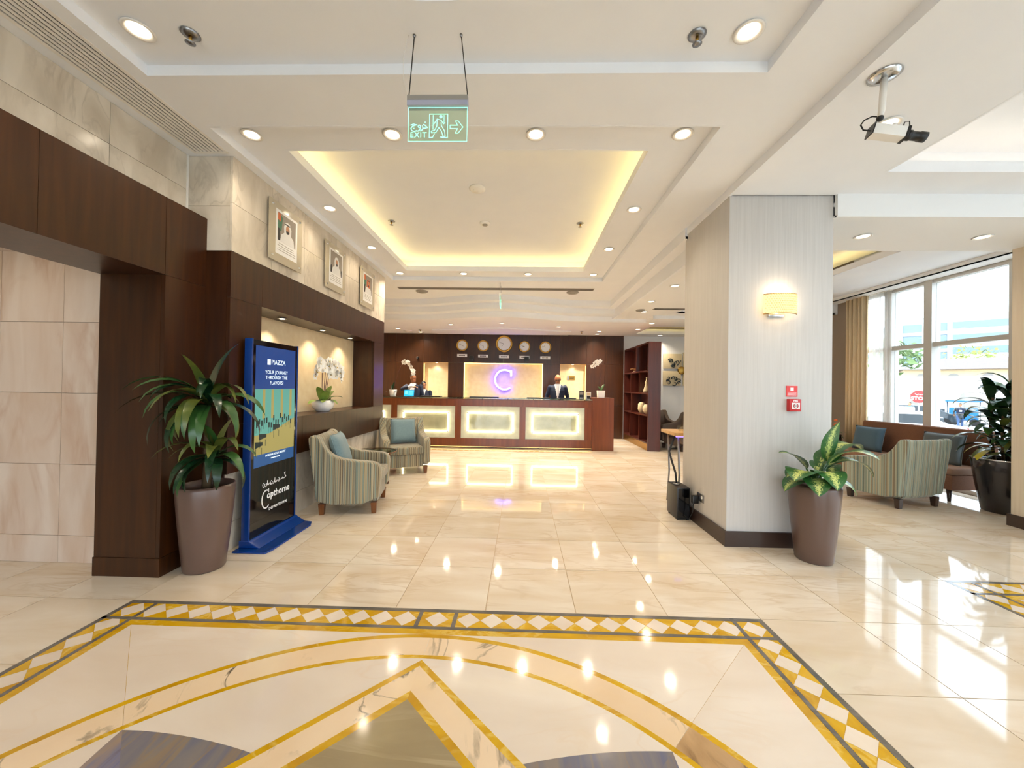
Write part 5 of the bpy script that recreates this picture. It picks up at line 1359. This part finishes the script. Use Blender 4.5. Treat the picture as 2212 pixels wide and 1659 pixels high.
# ------------------------------------------------------------------ open shelf unit
sh = thing('shelf_unit', 'tall dark wood open shelf unit right of the reception desk', 'shelf', (3.1, 10, 0))
X0, X1, Ya, Yb, H_ = 2.95, 3.24, 8.93, 11.03, 2.56
box('end_panel', 'shelf_wood', X0, X1, Ya, Ya + .05, 0, H_, sh, world=True); box('end_panel', 'shelf_wood', X0, X1, Yb - .04, Yb, 0, H_, sh, world=True)
box('top_board', 'shelf_wood', X0, X1, Ya + .05, Yb - .04, H_ - .04, H_, sh, world=True)
box('plinth', 'brass', X0 + .01, X1 - .01, Ya + .05, Yb - .04, 0, .16, sh, world=True)
for z in (.16, .80, 1.33, 1.86): box('shelf_board', 'shelf_wood', X0, X1, Ya + .05, Yb - .04, z, z + .03, sh, world=True)
for y, a, b in ((9.60, .19, .80), (9.62, 1.36, 1.86), (10.3, .83, 1.33), (9.9, 1.89, 2.52), (10.4, .19, .8), (10.35, 1.36, 1.86)): box('divider', 'shelf_wood', X0, X1, y, y + .03, a, b, sh, world=True)
for y0, y1, z0, z1 in ((9.0, 10.95, .19, .8), (9.0, 10.95, .83, 1.33), (9.0, 10.95, 1.36, 1.86), (9.25, 9.9, 1.89, 2.52), (10.15, 10.98, 1.89, 2.52)): box('back_board', 'shelf_wood', X1 - .015, X1, y0, y1, z0, z1, sh, world=True)
def ornament(nm, lab, loc, prof, mat, extra=None):
    t = thing(nm, lab, 'ornament', loc); MB().lathe(prof, n=20).build('body', mat, t)
    if extra: extra(t)
def scroll(t):
    MB().tube([(0, .05, .1), (0, .11, .16), (0, .08, .24), (0, .02, .22), (0, .03, .16)], .014, 8).build('handle', 'art_ink', t)
    MB().tube([(0, -.05, .1), (0, -.10, .15), (0, -.06, .2)], .012, 8).build('handle', 'art_ink', t)
ornament('vase', 'dark scrolled vase on the top shelf of the shelf unit', (3.08, 9.2, 1.891), [(.03, 0), (.06, .01), (.07, .08), (.04, .16), (.02, .24), (.03, .30)], 'art_ink', scroll)
ornament('figurine', 'pale bell shaped figurine in the middle of the shelf unit', (3.08, 9.45, 1.361), [(.085, 0), (.08, .05), (.05, .14), (.03, .2), (.04, .25), (.02, .3), (.012, .34)], 'art_cream', lambda t: MB().ell((0, 0, .36), .022, .022, .026, 10, 6).build('head', 'art_cream', t))
ornament('bowl', 'round cream bowl ornament on the lower shelf', (3.08, 9.35, .831), [(.04, 0), (.11, .08), (.12, .16), (.08, .24)], 'art_cream')
ornament('bowl', 'tall cream jar beside the round bowl on the lower shelf', (3.08, 9.8, .831), [(.05, 0), (.10, .1), (.09, .24), (.04, .28)], 'art_cream')
def tabletop(t): box('top', 'oak', -.08, .08, -.12, .12, .1, .11, t); box('book', 'print_white', -.06, .06, -.2, -.02, 0, .02, t)
ornament('small_stand', 'little wooden stand on the far top shelf', (3.08, 10.5, 1.891), [(.05, 0), (.02, .02), (.015, .1)], 'oak', tabletop)

# wall art of scrolled squares
wa = thing('wall_art', 'cream relief panels with black scroll ornament on the lounge wall', 'wall art', (4.5, 11.14, 1.5))
def scrolls(m, cx_, cz_, s_, n_, rr):
    for k in range(n_):
        px, pz = cx_ + rr.uniform(-1, 1) * s_, cz_ + rr.uniform(-1, 1) * s_ * .45; r_ = rr.uniform(.04, .085); a0 = rr.uniform(0, 6.28); sg = rr.choice((-1, 1))
        m.tube([(px + r_ * (1 - i / 16) * math.cos(a0 + sg * i * .42), 11.088, pz + r_ * (1 - i / 16) * math.sin(a0 + sg * i * .42)) for i in range(14)], [.016 * (1 - i / 18) for i in range(14)], 6)
for i, (a, b, c_, d) in enumerate(((4.09, 4.62, 2.05, 2.48), (4.09, 4.60, 1.56, 1.98), (4.66, 5.18, 1.56, 2.0), (4.66, 5.18, 2.06, 2.52))):
    p = box('panel', 'art_cream', a, b, 11.10, 11.13, c_, d, wa, .004, world=True)
    m = MB(); scrolls(m, (a + b) / 2, c_ + .14, .20, 9, random.Random(i + 2)); m.build('scroll_work', 'art_ink', p, world=True)
MB(Matrix.Translation((4.62, 11.12, 2.0)) @ Matrix.Rotation(PI / 2, 4, 'X')).lathe([(.11, 0), (.115, .02), (.08, .035), (.01, .03)], n=28).build('boss', 'brass', wa, world=True)

# ------------------------------------------------------------------ curtains
def curtain(nm, label, x, y0, y1, z0, z1, mat, folds, amp, th=.006):
    t = thing(nm, label, 'curtain', (x, (y0 + y1) / 2, z0))
    n_ = folds * 10; pts = []
    for i in range(n_ + 1):
        u = i / n_; pts.append((x + amp * math.sin(u * folds * 2 * PI) + .3 * amp * math.sin(u * folds * 4.3), y0 + (y1 - y0) * u))
    m = MB(); m.loft([[(a, b, z0), (a, b, z1), (a + th, b, z1), (a + th, b, z0)] for a, b in pts]); m.build('cloth', mat, t, world=True)
    box('heading_rail', 'white_metal', x - .02, x + .03, y0, y1, z1, z1 + .02, t, world=True)
curtain('curtain', 'gold brown floor length curtain at the left of the window', 6.36, 7.18, 7.62, .01, 3.24, 'curtain', 5, .035)
curtain('sheer_curtain', 'white sheer curtain strip beside the gold curtain', 6.42, 6.78, 7.19, .01, 3.24, 'sheer', 6, .02, .001)

# ------------------------------------------------------------------ people
def seg_d(p, a, b):
    ab = b - a; t = max(0, min(1, (p - a).dot(ab) / max(ab.length_squared, 1e-9))); return (p - (a + ab * t)).length, t
def person(label, loc, rz, sc, pose, mats, head_yaw=0.0, head_pitch=0.0, hair='short', glasses=False, open_shirt=True, group=None):
    """one continuous body: overlapping limbs fused by a voxel remesh, then coloured by region"""
    t = thing('person', label, 'person', loc, rz, group); t.scale = (sc, sc, sc)
    prims = []; m = MB(); V = Vector
    def tube(pts, rs, mi):
        m.tube(pts, rs, 12)
        for a, r_ in zip(pts, rs): m.ell(a, r_, r_, r_, 10, 6)
        for i in range(len(pts) - 1): prims.append((V(pts[i]), V(pts[i + 1]), rs[i], rs[i + 1], mi))
    # torso, facing local -Y
    rings = [(.80, .165, .12), (.92, .17, .125), (1.05, .16, .118), (1.2, .178, .125), (1.33, .20, .122), (1.42, .185, .10), (1.47, .11, .075), (1.50, .06, .06)]
    lean = pose.get('lean', 0.0)
    def off(z): return -lean * max(0, z - .9)
    m.loft([[(a * math.cos(2 * PI * i / 20), off(z) + b * math.sin(2 * PI * i / 20), z) for i in range(20)] for z, a, b in rings])
    for z0, z1, r0, r1 in ((.82, 1.1, .13, .12), (1.1, 1.40, .13, .14)): prims.append((V((0, off(z0), z0)), V((0, off(z1), z1)), r0, r1, 1))
    hc = V((0, off(1.5) - .02 - .06 * max(0, head_pitch), 1.62 - .03 * max(0, head_pitch)))
    tube([(0, off(1.45), 1.45), (0, off(1.5) - .01, 1.54)], [.055, .052], 0)
    HM = Matrix.Translation(hc) @ Matrix.Rotation(head_yaw, 4, 'Z') @ Matrix.Rotation(head_pitch, 4, 'X')
    hp = MB(HM)
    hp.ell((0, .01, .02), .075, .092, .102); hp.ell((0, -.02, -.05), .055, .065, .062); hp.ell((0, -.092, -.012), .012, .018, .022, 8, 6)
    for s in (-1, 1): hp.ell((s * .076, .01, -.005), .010, .018, .03, 8, 6)
    m.v_off = len(m.v); b0 = len(m.v); m.v += hp.v; m.f += [[i + b0 for i in f] for f in hp.f]; m.sm += hp.sm; m.mi += hp.mi; m.uv += hp.uv
    prims.append((HM @ V((0, 0, -.05)), HM @ V((0, 0, .06)), .085, .09, 0))
    for s, key in ((-1, 'R'), (1, 'L')):
        sh = V((s * .185, off(1.42), 1.415)); el, wr, fd = [V(q) for q in pose[key]]
        tube([tuple(sh), tuple(el), tuple(wr)], [.062, .048, .036], 1)
        fd = fd.normalized(); pal = wr + fd * .055
        m.tube([tuple(wr), tuple(pal), tuple(wr + fd * .09)], [.028, .036, .03], 10); prims.append((wr + fd * .02, wr + fd * .2, .036, .03, 0))
        q = fd.cross(V((0, 0, 1))); q = q.normalized() if q.length > .1 else V((1, 0, 0))
        for k, L in enumerate((.07, .08, .075, .06)):
            b_ = wr + fd * .085 + q * (.024 - .016 * k); m.tube([tuple(b_), tuple(b_ + fd * L * .55 + V((0, 0, -.006))), tuple(b_ + fd * L + V((0, 0, -.022)))], [.0105, .010, .008], 6)
        b_ = wr + fd * .03 + q * .028; m.tube([tuple(b_), tuple(b_ + fd * .04 + q * .02), tuple(b_ + fd * .07 + q * .018)], [.013, .011, .009], 6)
    for s, key in ((-1, 'RL'), (1, 'LL')):
        hip = V((s * .09, 0, .88)); kn, an = [V(q) for q in pose.get(key, ((s * .095, -.01, .48), (s * .10, .01, .08)))]
        tube([tuple(hip), tuple(kn), tuple(an)], [.095, .06, .045], 2)
        m.tube([tuple(an + V((0, .05, -.035))), tuple(an + V((0, -.06, -.04))), tuple(an + V((0, -.14, -.05)))], [.04, .042, .03], 10)
        prims.append((an + V((0, .05, -.04)), an + V((0, -.15, -.05)), .045, .035, 3))
    o = m.build('body', mats, t)
    md = o.modifiers.new('fuse', 'REMESH'); md.mode = 'VOXEL'; md.voxel_size = .0125; md.use_smooth_shade = True
    s2 = o.modifiers.new('soften', 'SMOOTH'); s2.factor = .4; s2.iterations = 3
    bpy.context.view_layer.update()
    me = bpy.data.meshes.new_from_object(o.evaluated_get(bpy.context.evaluated_depsgraph_get()))
    o.modifiers.clear(); o.data = me; me.materials.clear()
    for x in mats: me.materials.append(MATS[x])
    for p in me.polygons:
        c = p.center; best = 9; bi = 1
        for a, b, r0, r1, mi in prims:
            d, tt = seg_d(c, a, b); d -= r0 + (r1 - r0) * tt
            if d < best: best = d; bi = mi
        if bi == 1 and c.y - off(c.z) < -.03 and 1.14 < c.z < 1.5 and abs(c.x) < (.012 + .20 * (c.z - 1.14)) * (1 if open_shirt else .3): bi = 4
        if bi == 0 and 1.40 < c.z < 1.50 and abs(c.x) < .1: bi = 4
        p.material_index = bi; p.use_smooth = True
    if hair != 'bald':
        h = MB(HM); vs = []; n1, n2 = 18, 9
        lim = .25 if hair == 'short' else -.1
        rings = []
        for k in range(n2 + 1):
            th = PI / 2 * (1 - k / n2) + (0) 
            ring = []
            for i in range(n1):
                a = 2 * PI * i / n1; front = max(0, -math.sin(a)); zlow = .05 + .045 * front if hair == 'short' else .0 + .07 * front - .05 * (1 - front)
                f = k / n2; zz = .126 - (.126 - zlow) * f ** 1.3; rr_ = math.sqrt(max(0, 1 - ((zz - .02) / .108) ** 2))
                ring.append((.081 * rr_ * math.cos(a), .01 + .099 * rr_ * math.sin(a), zz))
            rings.append(ring)
        h.loft(rings, caps=False); h.build('hair', 'hair_black', t)
        if hair == 'bun': MB(HM).ell((0, .10, .03), .035, .03, .035, 12, 8).build('hair', 'hair_black', t)
    e = MB(HM)
    for s in (-1, 1): e.ell((s * .03, -.078, .012), .011, .006, .006, 8, 6)
    e.build('eyes', 'hair_black', t)
    mo = MB(HM); mo.ell((0, -.080, -.058), .022, .006, .006, 10, 6); mo.build('mouth', 'lips', t)
    if glasses:
        gl = MB(HM)
        for s in (-1, 1):
            gl.tube([(s * .033 + .026 * math.cos(a), -.090, .010 + .017 * math.sin(a)) for a in [2 * PI * i / 14 for i in range(15)]], .0035, 5)
            gl.tube([(s * .058, -.088, .014), (s * .078, -.02, .014), (s * .078, .02, .008)], .003, 5)
        gl.tube([(-.008, -.092, .014), (.008, -.092, .014)], .003, 5); gl.build('glasses', 'black_plastic', t)
    return t
SUIT = ['skin_deep', 'suit_navy', 'trouser_dark', 'black_plastic', 'shirt_white']
SUIT2 = ['skin_tan', 'suit_navy', 'trouser_dark', 'black_plastic', 'shirt_white']
down = ((-.25, -.05, 1.15), (-.22, -.30, 1.17), (.1, -1, -.1))
downL = ((.25, -.05, 1.15), (.22, -.30, 1.17), (-.1, -1, -.1))
person('standing clerk in navy suit pointing across, left end of the desk', (-2.86, 9.98, 0), 0.0, 1.005, {'R': ((-.24, -.22, 1.34), (.04, -.30, 1.42), (1, -.1, -.15)), 'L': ((.25, .0, 1.15), (.2, -.22, 1.10), (-.2, -1, 0)), 'lean': .02}, SUIT, head_yaw=math.radians(48), hair='short')
person('shorter smiling clerk with glasses and white collar beside the pointing clerk', (-2.66, 10.28, 0), 0.0, .90, {'R': down, 'L': downL, 'lean': .04}, SUIT2, head_yaw=math.radians(35), hair='bun', glasses=True)
person('bald clerk with glasses in navy suit looking down at the desk, right', (.92, 9.86, 0), 0.0, 1.03, {'R': ((-.27, .0, 1.15), (-.25, -.2, 1.0), (.1, -1, -.1)), 'L': ((.27, .0, 1.15), (.24, -.2, 1.0), (-.2, -1, -.1)), 'lean': .10}, SUIT, head_yaw=math.radians(-6), head_pitch=math.radians(24), hair='bald', glasses=True)

# ------------------------------------------------------------------ street outside
GZ = -.9
gr = box('ground', 'asphalt', 7.6, 220, -60, 220, GZ - .2, GZ); tag(gr, kind='structure')
pv = box('pavement', 'pavement', 6.62, 9.5, -20, 40, GZ - .2, -.10); tag(pv, kind='structure')
fe = box('forecourt', 'pavement', -12, 12, -40, -4.76, -.3, -.1); tag(fe, kind='structure')
def building(name, label, loc, rz=0.0): return thing(name, label, 'building', loc, rz)
# bearing of a thing: X/Y = (px-1127)/820
b1 = building('villa', 'cream villa with grey hipped roof and arched windows seen through the window', (57, 46, GZ), math.radians(-40))
W_ = 17.0
box('wall', 'villa_cream', -W_ / 2, W_ / 2, 0, 9, 0, 5.4, b1)
m = MB(); m.loft([[(-W_ / 2 - .7, -.7, 5.4), (W_ / 2 + .7, -.7, 5.4), (W_ / 2 + .7, 9.7, 5.4), (-W_ / 2 - .7, 9.7, 5.4)], [(-W_ / 2 + 2.5, 4, 7.0), (W_ / 2 - 2.5, 4, 7.0), (W_ / 2 - 2.5, 5, 7.0), (-W_ / 2 + 2.5, 5, 7.0)]], smooth=False); m.build('roof', 'roof_slate', b1)
m = MB(); m.prism([(-1.6, 2.5), (0, 2.9), (0, 2.5)], -W_ / 2, W_ / 2, 'x'); m.build('porch_roof', 'roof_slate', b1)
for i in range(6):
    x = -W_ / 2 + 1.6 + i * 2.7
    for z0, hgt in ((3.3, 1.1), (.6, 1.2)):
        m = MB(); m.prism([(x - .5, z0), (x + .5, z0), (x + .5, z0 + hgt)] + [(x + .5 * math.cos(a), z0 + hgt + .5 * math.sin(a)) for a in [PI * k / 8 for k in range(1, 8)]] + [(x - .5, z0 + hgt)], -.06, .02, 'y'); m.build('window', 'window_pale', b1)
b2 = building('office_block', 'white banded office block behind the villa', (132, 116, GZ), math.radians(-42))
box('wall', 'tower_white', -14, 14, 0, 14, 0, 26, b2)
for k in range(6): box('window_band', 'tower_glass', -13.5, 13.5, -.15, .05, 3 + k * 3.8, 5 + k * 3.8, b2)
b3 = building('office_block', 'pale glazed office block left of the banded one', (100, 103, GZ), math.radians(-44))
box('wall', 'tower_glass', -9, 9, 0, 10, 0, 20, b3)
for k in range(5): box('pier', 'tower_white', -9 + k * 4.3, -8.2 + k * 4.3, -.4, 0, 0, 20.5, b3)
for k in range(4): box('floor_band', 'tower_white', -9, 9, -.2, .02, 4 + k * 4.4, 4.8 + k * 4.4, b3)
b4 = building('white_house', 'low white house with domed gate left of the villa', (39, 39.5, GZ), math.radians(-45))
box('wall', 'villa_white', -7, 7.5, 0, 6, 0, 3.6, b4)
box('parapet', 'villa_white', -7.2, 7.7, -.2, 0, 3.4, 4.0, b4)
m = MB(); m.lathe([(2.2, 0), (2.0, .8), (1.2, 1.5), (.1, 1.8)], (-3.5, 2.5, 4.0), 20); m.build('dome', 'villa_white', b4)
for i in range(4):
    x = -5.5 + i * 3.2; m = MB(); m.prism([(x - .6, .8), (x + .6, .8), (x + .6, 2.0)] + [(x + .6 * math.cos(a), 2.0 + .6 * math.sin(a)) for a in [PI * k / 8 for k in range(1, 8)]] + [(x - .6, 2.0)], -.06, .02, 'y'); m.build('window', 'window_pale', b4)
b5 = building('boundary_wall', 'beige boundary building with flat roof in the middle of the window view', (43, 38.5, GZ), math.radians(-42))
box('wall', 'villa_cream', -5, 6, 0, 4, 0, 3.0, b5); box('roof_slab', 'pavement', -5.6, 6.6, -.6, 4.3, 3.0, 3.3, b5); box('door', 'villa_white', 0, 1.4, -.05, .02, 0, 2.2, b5)
# trees
def tree(label, loc, h, r, mat, seed, n=260):
    t = thing('tree', label, 'tree', loc); rr_ = random.Random(seed)
    MB().tube([(0, 0, 0), (.1, 0, h * .4), (0, .1, h * .75)], [.2, .14, .06], 8).build('trunk', 'stem_brown', t)
    m = MB()
    for i in range(n):
        a, b = rr_.uniform(0, 6.28), rr_.uniform(-1, 1); q = rr_.uniform(.4, 1.0)
        c = Vector((r * q * math.cos(a) * (1 - b * b) ** .5, r * q * math.sin(a) * (1 - b * b) ** .5, h * .8 + r * .8 * q * b)); s = rr_.uniform(.18, .4)
        d1 = Vector((rr_.uniform(-1, 1), rr_.uniform(-1, 1), rr_.uniform(-1, 1))).normalized() * s; d2 = d1.orthogonal().normalized() * s * .6
        m.add([tuple(c - d1), tuple(c + d2), tuple(c + d1), tuple(c - d2)], [(0, 1, 2, 3)])
    tag(m.build('foliage', mat, t), kind='stuff')
tree('sparse street tree at the left edge of the window view', (29.0, 30.5, GZ), 6.5, 1.9, 'tree_leaf', 1)
tree('yellow green round tree rising behind the villa roof', (70, 61, GZ), 9.4, 3.4, 'hedge_leaf', 2, 420)
tree('small green bush tree between the white house and the villa', (47, 43, GZ), 3.6, 1.5, 'tree_leaf', 3)
# cars
def car(label, loc, rz, paint):
    t = thing('car', label, 'car', loc, rz)
    lo_ = [(-2.2, .35), (-2.2, .8), (-2.05, .95), (-1.2, 1.0), (-.7, 1.5), (.9, 1.52), (1.7, 1.0), (2.2, .9), (2.25, .4)]
    m = MB(); m.prism([(x, z) for x, z in lo_], -.85, .85, 'y'); m.build('body', paint, t, .08, 3)
    m = MB(); m.prism([(-1.05, 1.03), (-.65, 1.42), (.85, 1.43), (1.4, 1.03)], -.862, .862, 'y'); m.build('side_window', 'window_dark', t)
    box('rear_window', 'window_dark', 1.32, 1.52, -.65, .65, 1.08, 1.3, t)
    for s in (-1, 1):
        for x in (-1.4, 1.45): MB().cyl((x, s * .70, .34), (x, s * .88, .34), .34, n=18).build('wheel', 'rubber', t)
        box('tail_lamp', 'tail_red', 2.2, 2.28, s * .6 - .12, s * .6 + .12, .72, .86, t)
car('white car parked at the left of the street', (23.6, 24.6, GZ), math.radians(-135), 'car_white')
car('dark car parked behind the white car', (28.2, 28.2, GZ), math.radians(-40), 'car_dark')
car('pale car in the middle of the street', (38.2, 36.2, GZ), math.radians(-40), 'car_white')
car('near white car cut off by the sofa back', (17.4, 18.2, GZ), math.radians(-45), 'car_white')
sg = thing('stop_sign', 'red octagonal stop sign on a post across the street', 'road sign', (22.6, 22.2, GZ), math.radians(-45))
MB().cyl((0, 0, 0), (0, 0, 2.4), .04, n=10).build('post', 'steel', sg)
m = MB(); m.prism([(.36 * math.cos(PI / 8 + i * PI / 4), 2.15 + .36 * math.sin(PI / 8 + i * PI / 4)) for i in range(8)], -.06, -.045, 'y'); m.build('plate', 'red_sign', sg)
text('stop_word', 'STOP', .26, 'print_white', plane_m((0, -.062, 2.05), (1, 0, 0), (0, 0, 1)), sg, .006, .002, world=False)
m = MB()
for pts in ([(.16, 2.28), (.05, 2.26), (-.02, 2.3)], [(-.04, 2.26), (-.1, 2.26), (-.14, 2.32)]): polyline_ribbon(m, pts, .03, -.065, -.06)
m.build('arabic_word', 'print_white', sg)
ut = thing('utility_box', 'white roadside utility cabinet in the street view', 'cabinet', (34.2, 31.4, GZ), math.radians(-45)); box('case', 'villa_white', -.8, .8, -.4, .4, .1, 1.5, ut, .02); box('door', 'white_metal', -.72, .72, -.42, -.4, .2, 1.4, ut); box('base', 'pavement', -.85, .85, -.45, .45, 0, .1, ut)
bl = thing('blue_cart', 'blue street cart beside the walker with the backpack', 'cart', (33.2, 29.4, GZ), math.radians(-45)); box('tub', 'bin_blue', -.7, .7, -.45, .45, .4, 1.3, bl, .05); box('canopy', 'bin_blue', -.9, .9, -.6, .6, 1.75, 1.85, bl)
for x in (-.8, .8): MB().cyl((x, 0, .2), (x, 0, 1.76), .03, n=8).build('post', 'steel', bl)
for x in (-.5, .5): MB().cyl((x, -.5, .25), (x, -.42, .25), .25, n=16).build('wheel', 'rubber', bl)
WALK = ['skin_tan', 'tee_cyan', 'trouser_dark', 'black_plastic', 'tee_cyan']; WALK2 = ['skin_tan', 'car_dark', 'jeans', 'black_plastic', 'car_dark']
step_ = {'RL': ((-.09, -.16, .5), (-.09, -.22, .1)), 'LL': ((.09, .08, .5), (.09, .34, .14))}
person('walker in a cyan shirt crossing the street on the left', (25.9, 26.0, GZ), math.radians(-75), 1.0, {'R': ((-.27, .1, 1.18), (-.26, -.05, .98), (0, -.3, -1)), 'L': ((.27, -.12, 1.2), (.25, -.3, 1.05), (0, -.5, -1)), **step_}, WALK, hair='short', open_shirt=False)
person('walker in a dark shirt and jeans with a backpack on the street', (28.6, 25.5, GZ), math.radians(135), 1.0, {'R': ((-.27, 0, 1.18), (-.25, -.15, 1.0), (0, -.6, -1)), 'L': ((.27, 0, 1.18), (.25, -.2, 1.02), (0, -.6, -1)), **step_}, WALK2, hair='short', open_shirt=False)
bp = thing('backpack', 'dark backpack with a pale mark worn by the walker', 'bag', (28.6, 25.5, GZ), math.radians(135))
MB().box(-.16, .16, .12, .28, 1.02, 1.42).build('bag', 'suit_navy', bp, .04, 3); box('mark', 'print_white', -.06, .06, .281, .284, 1.2, 1.3, bp)
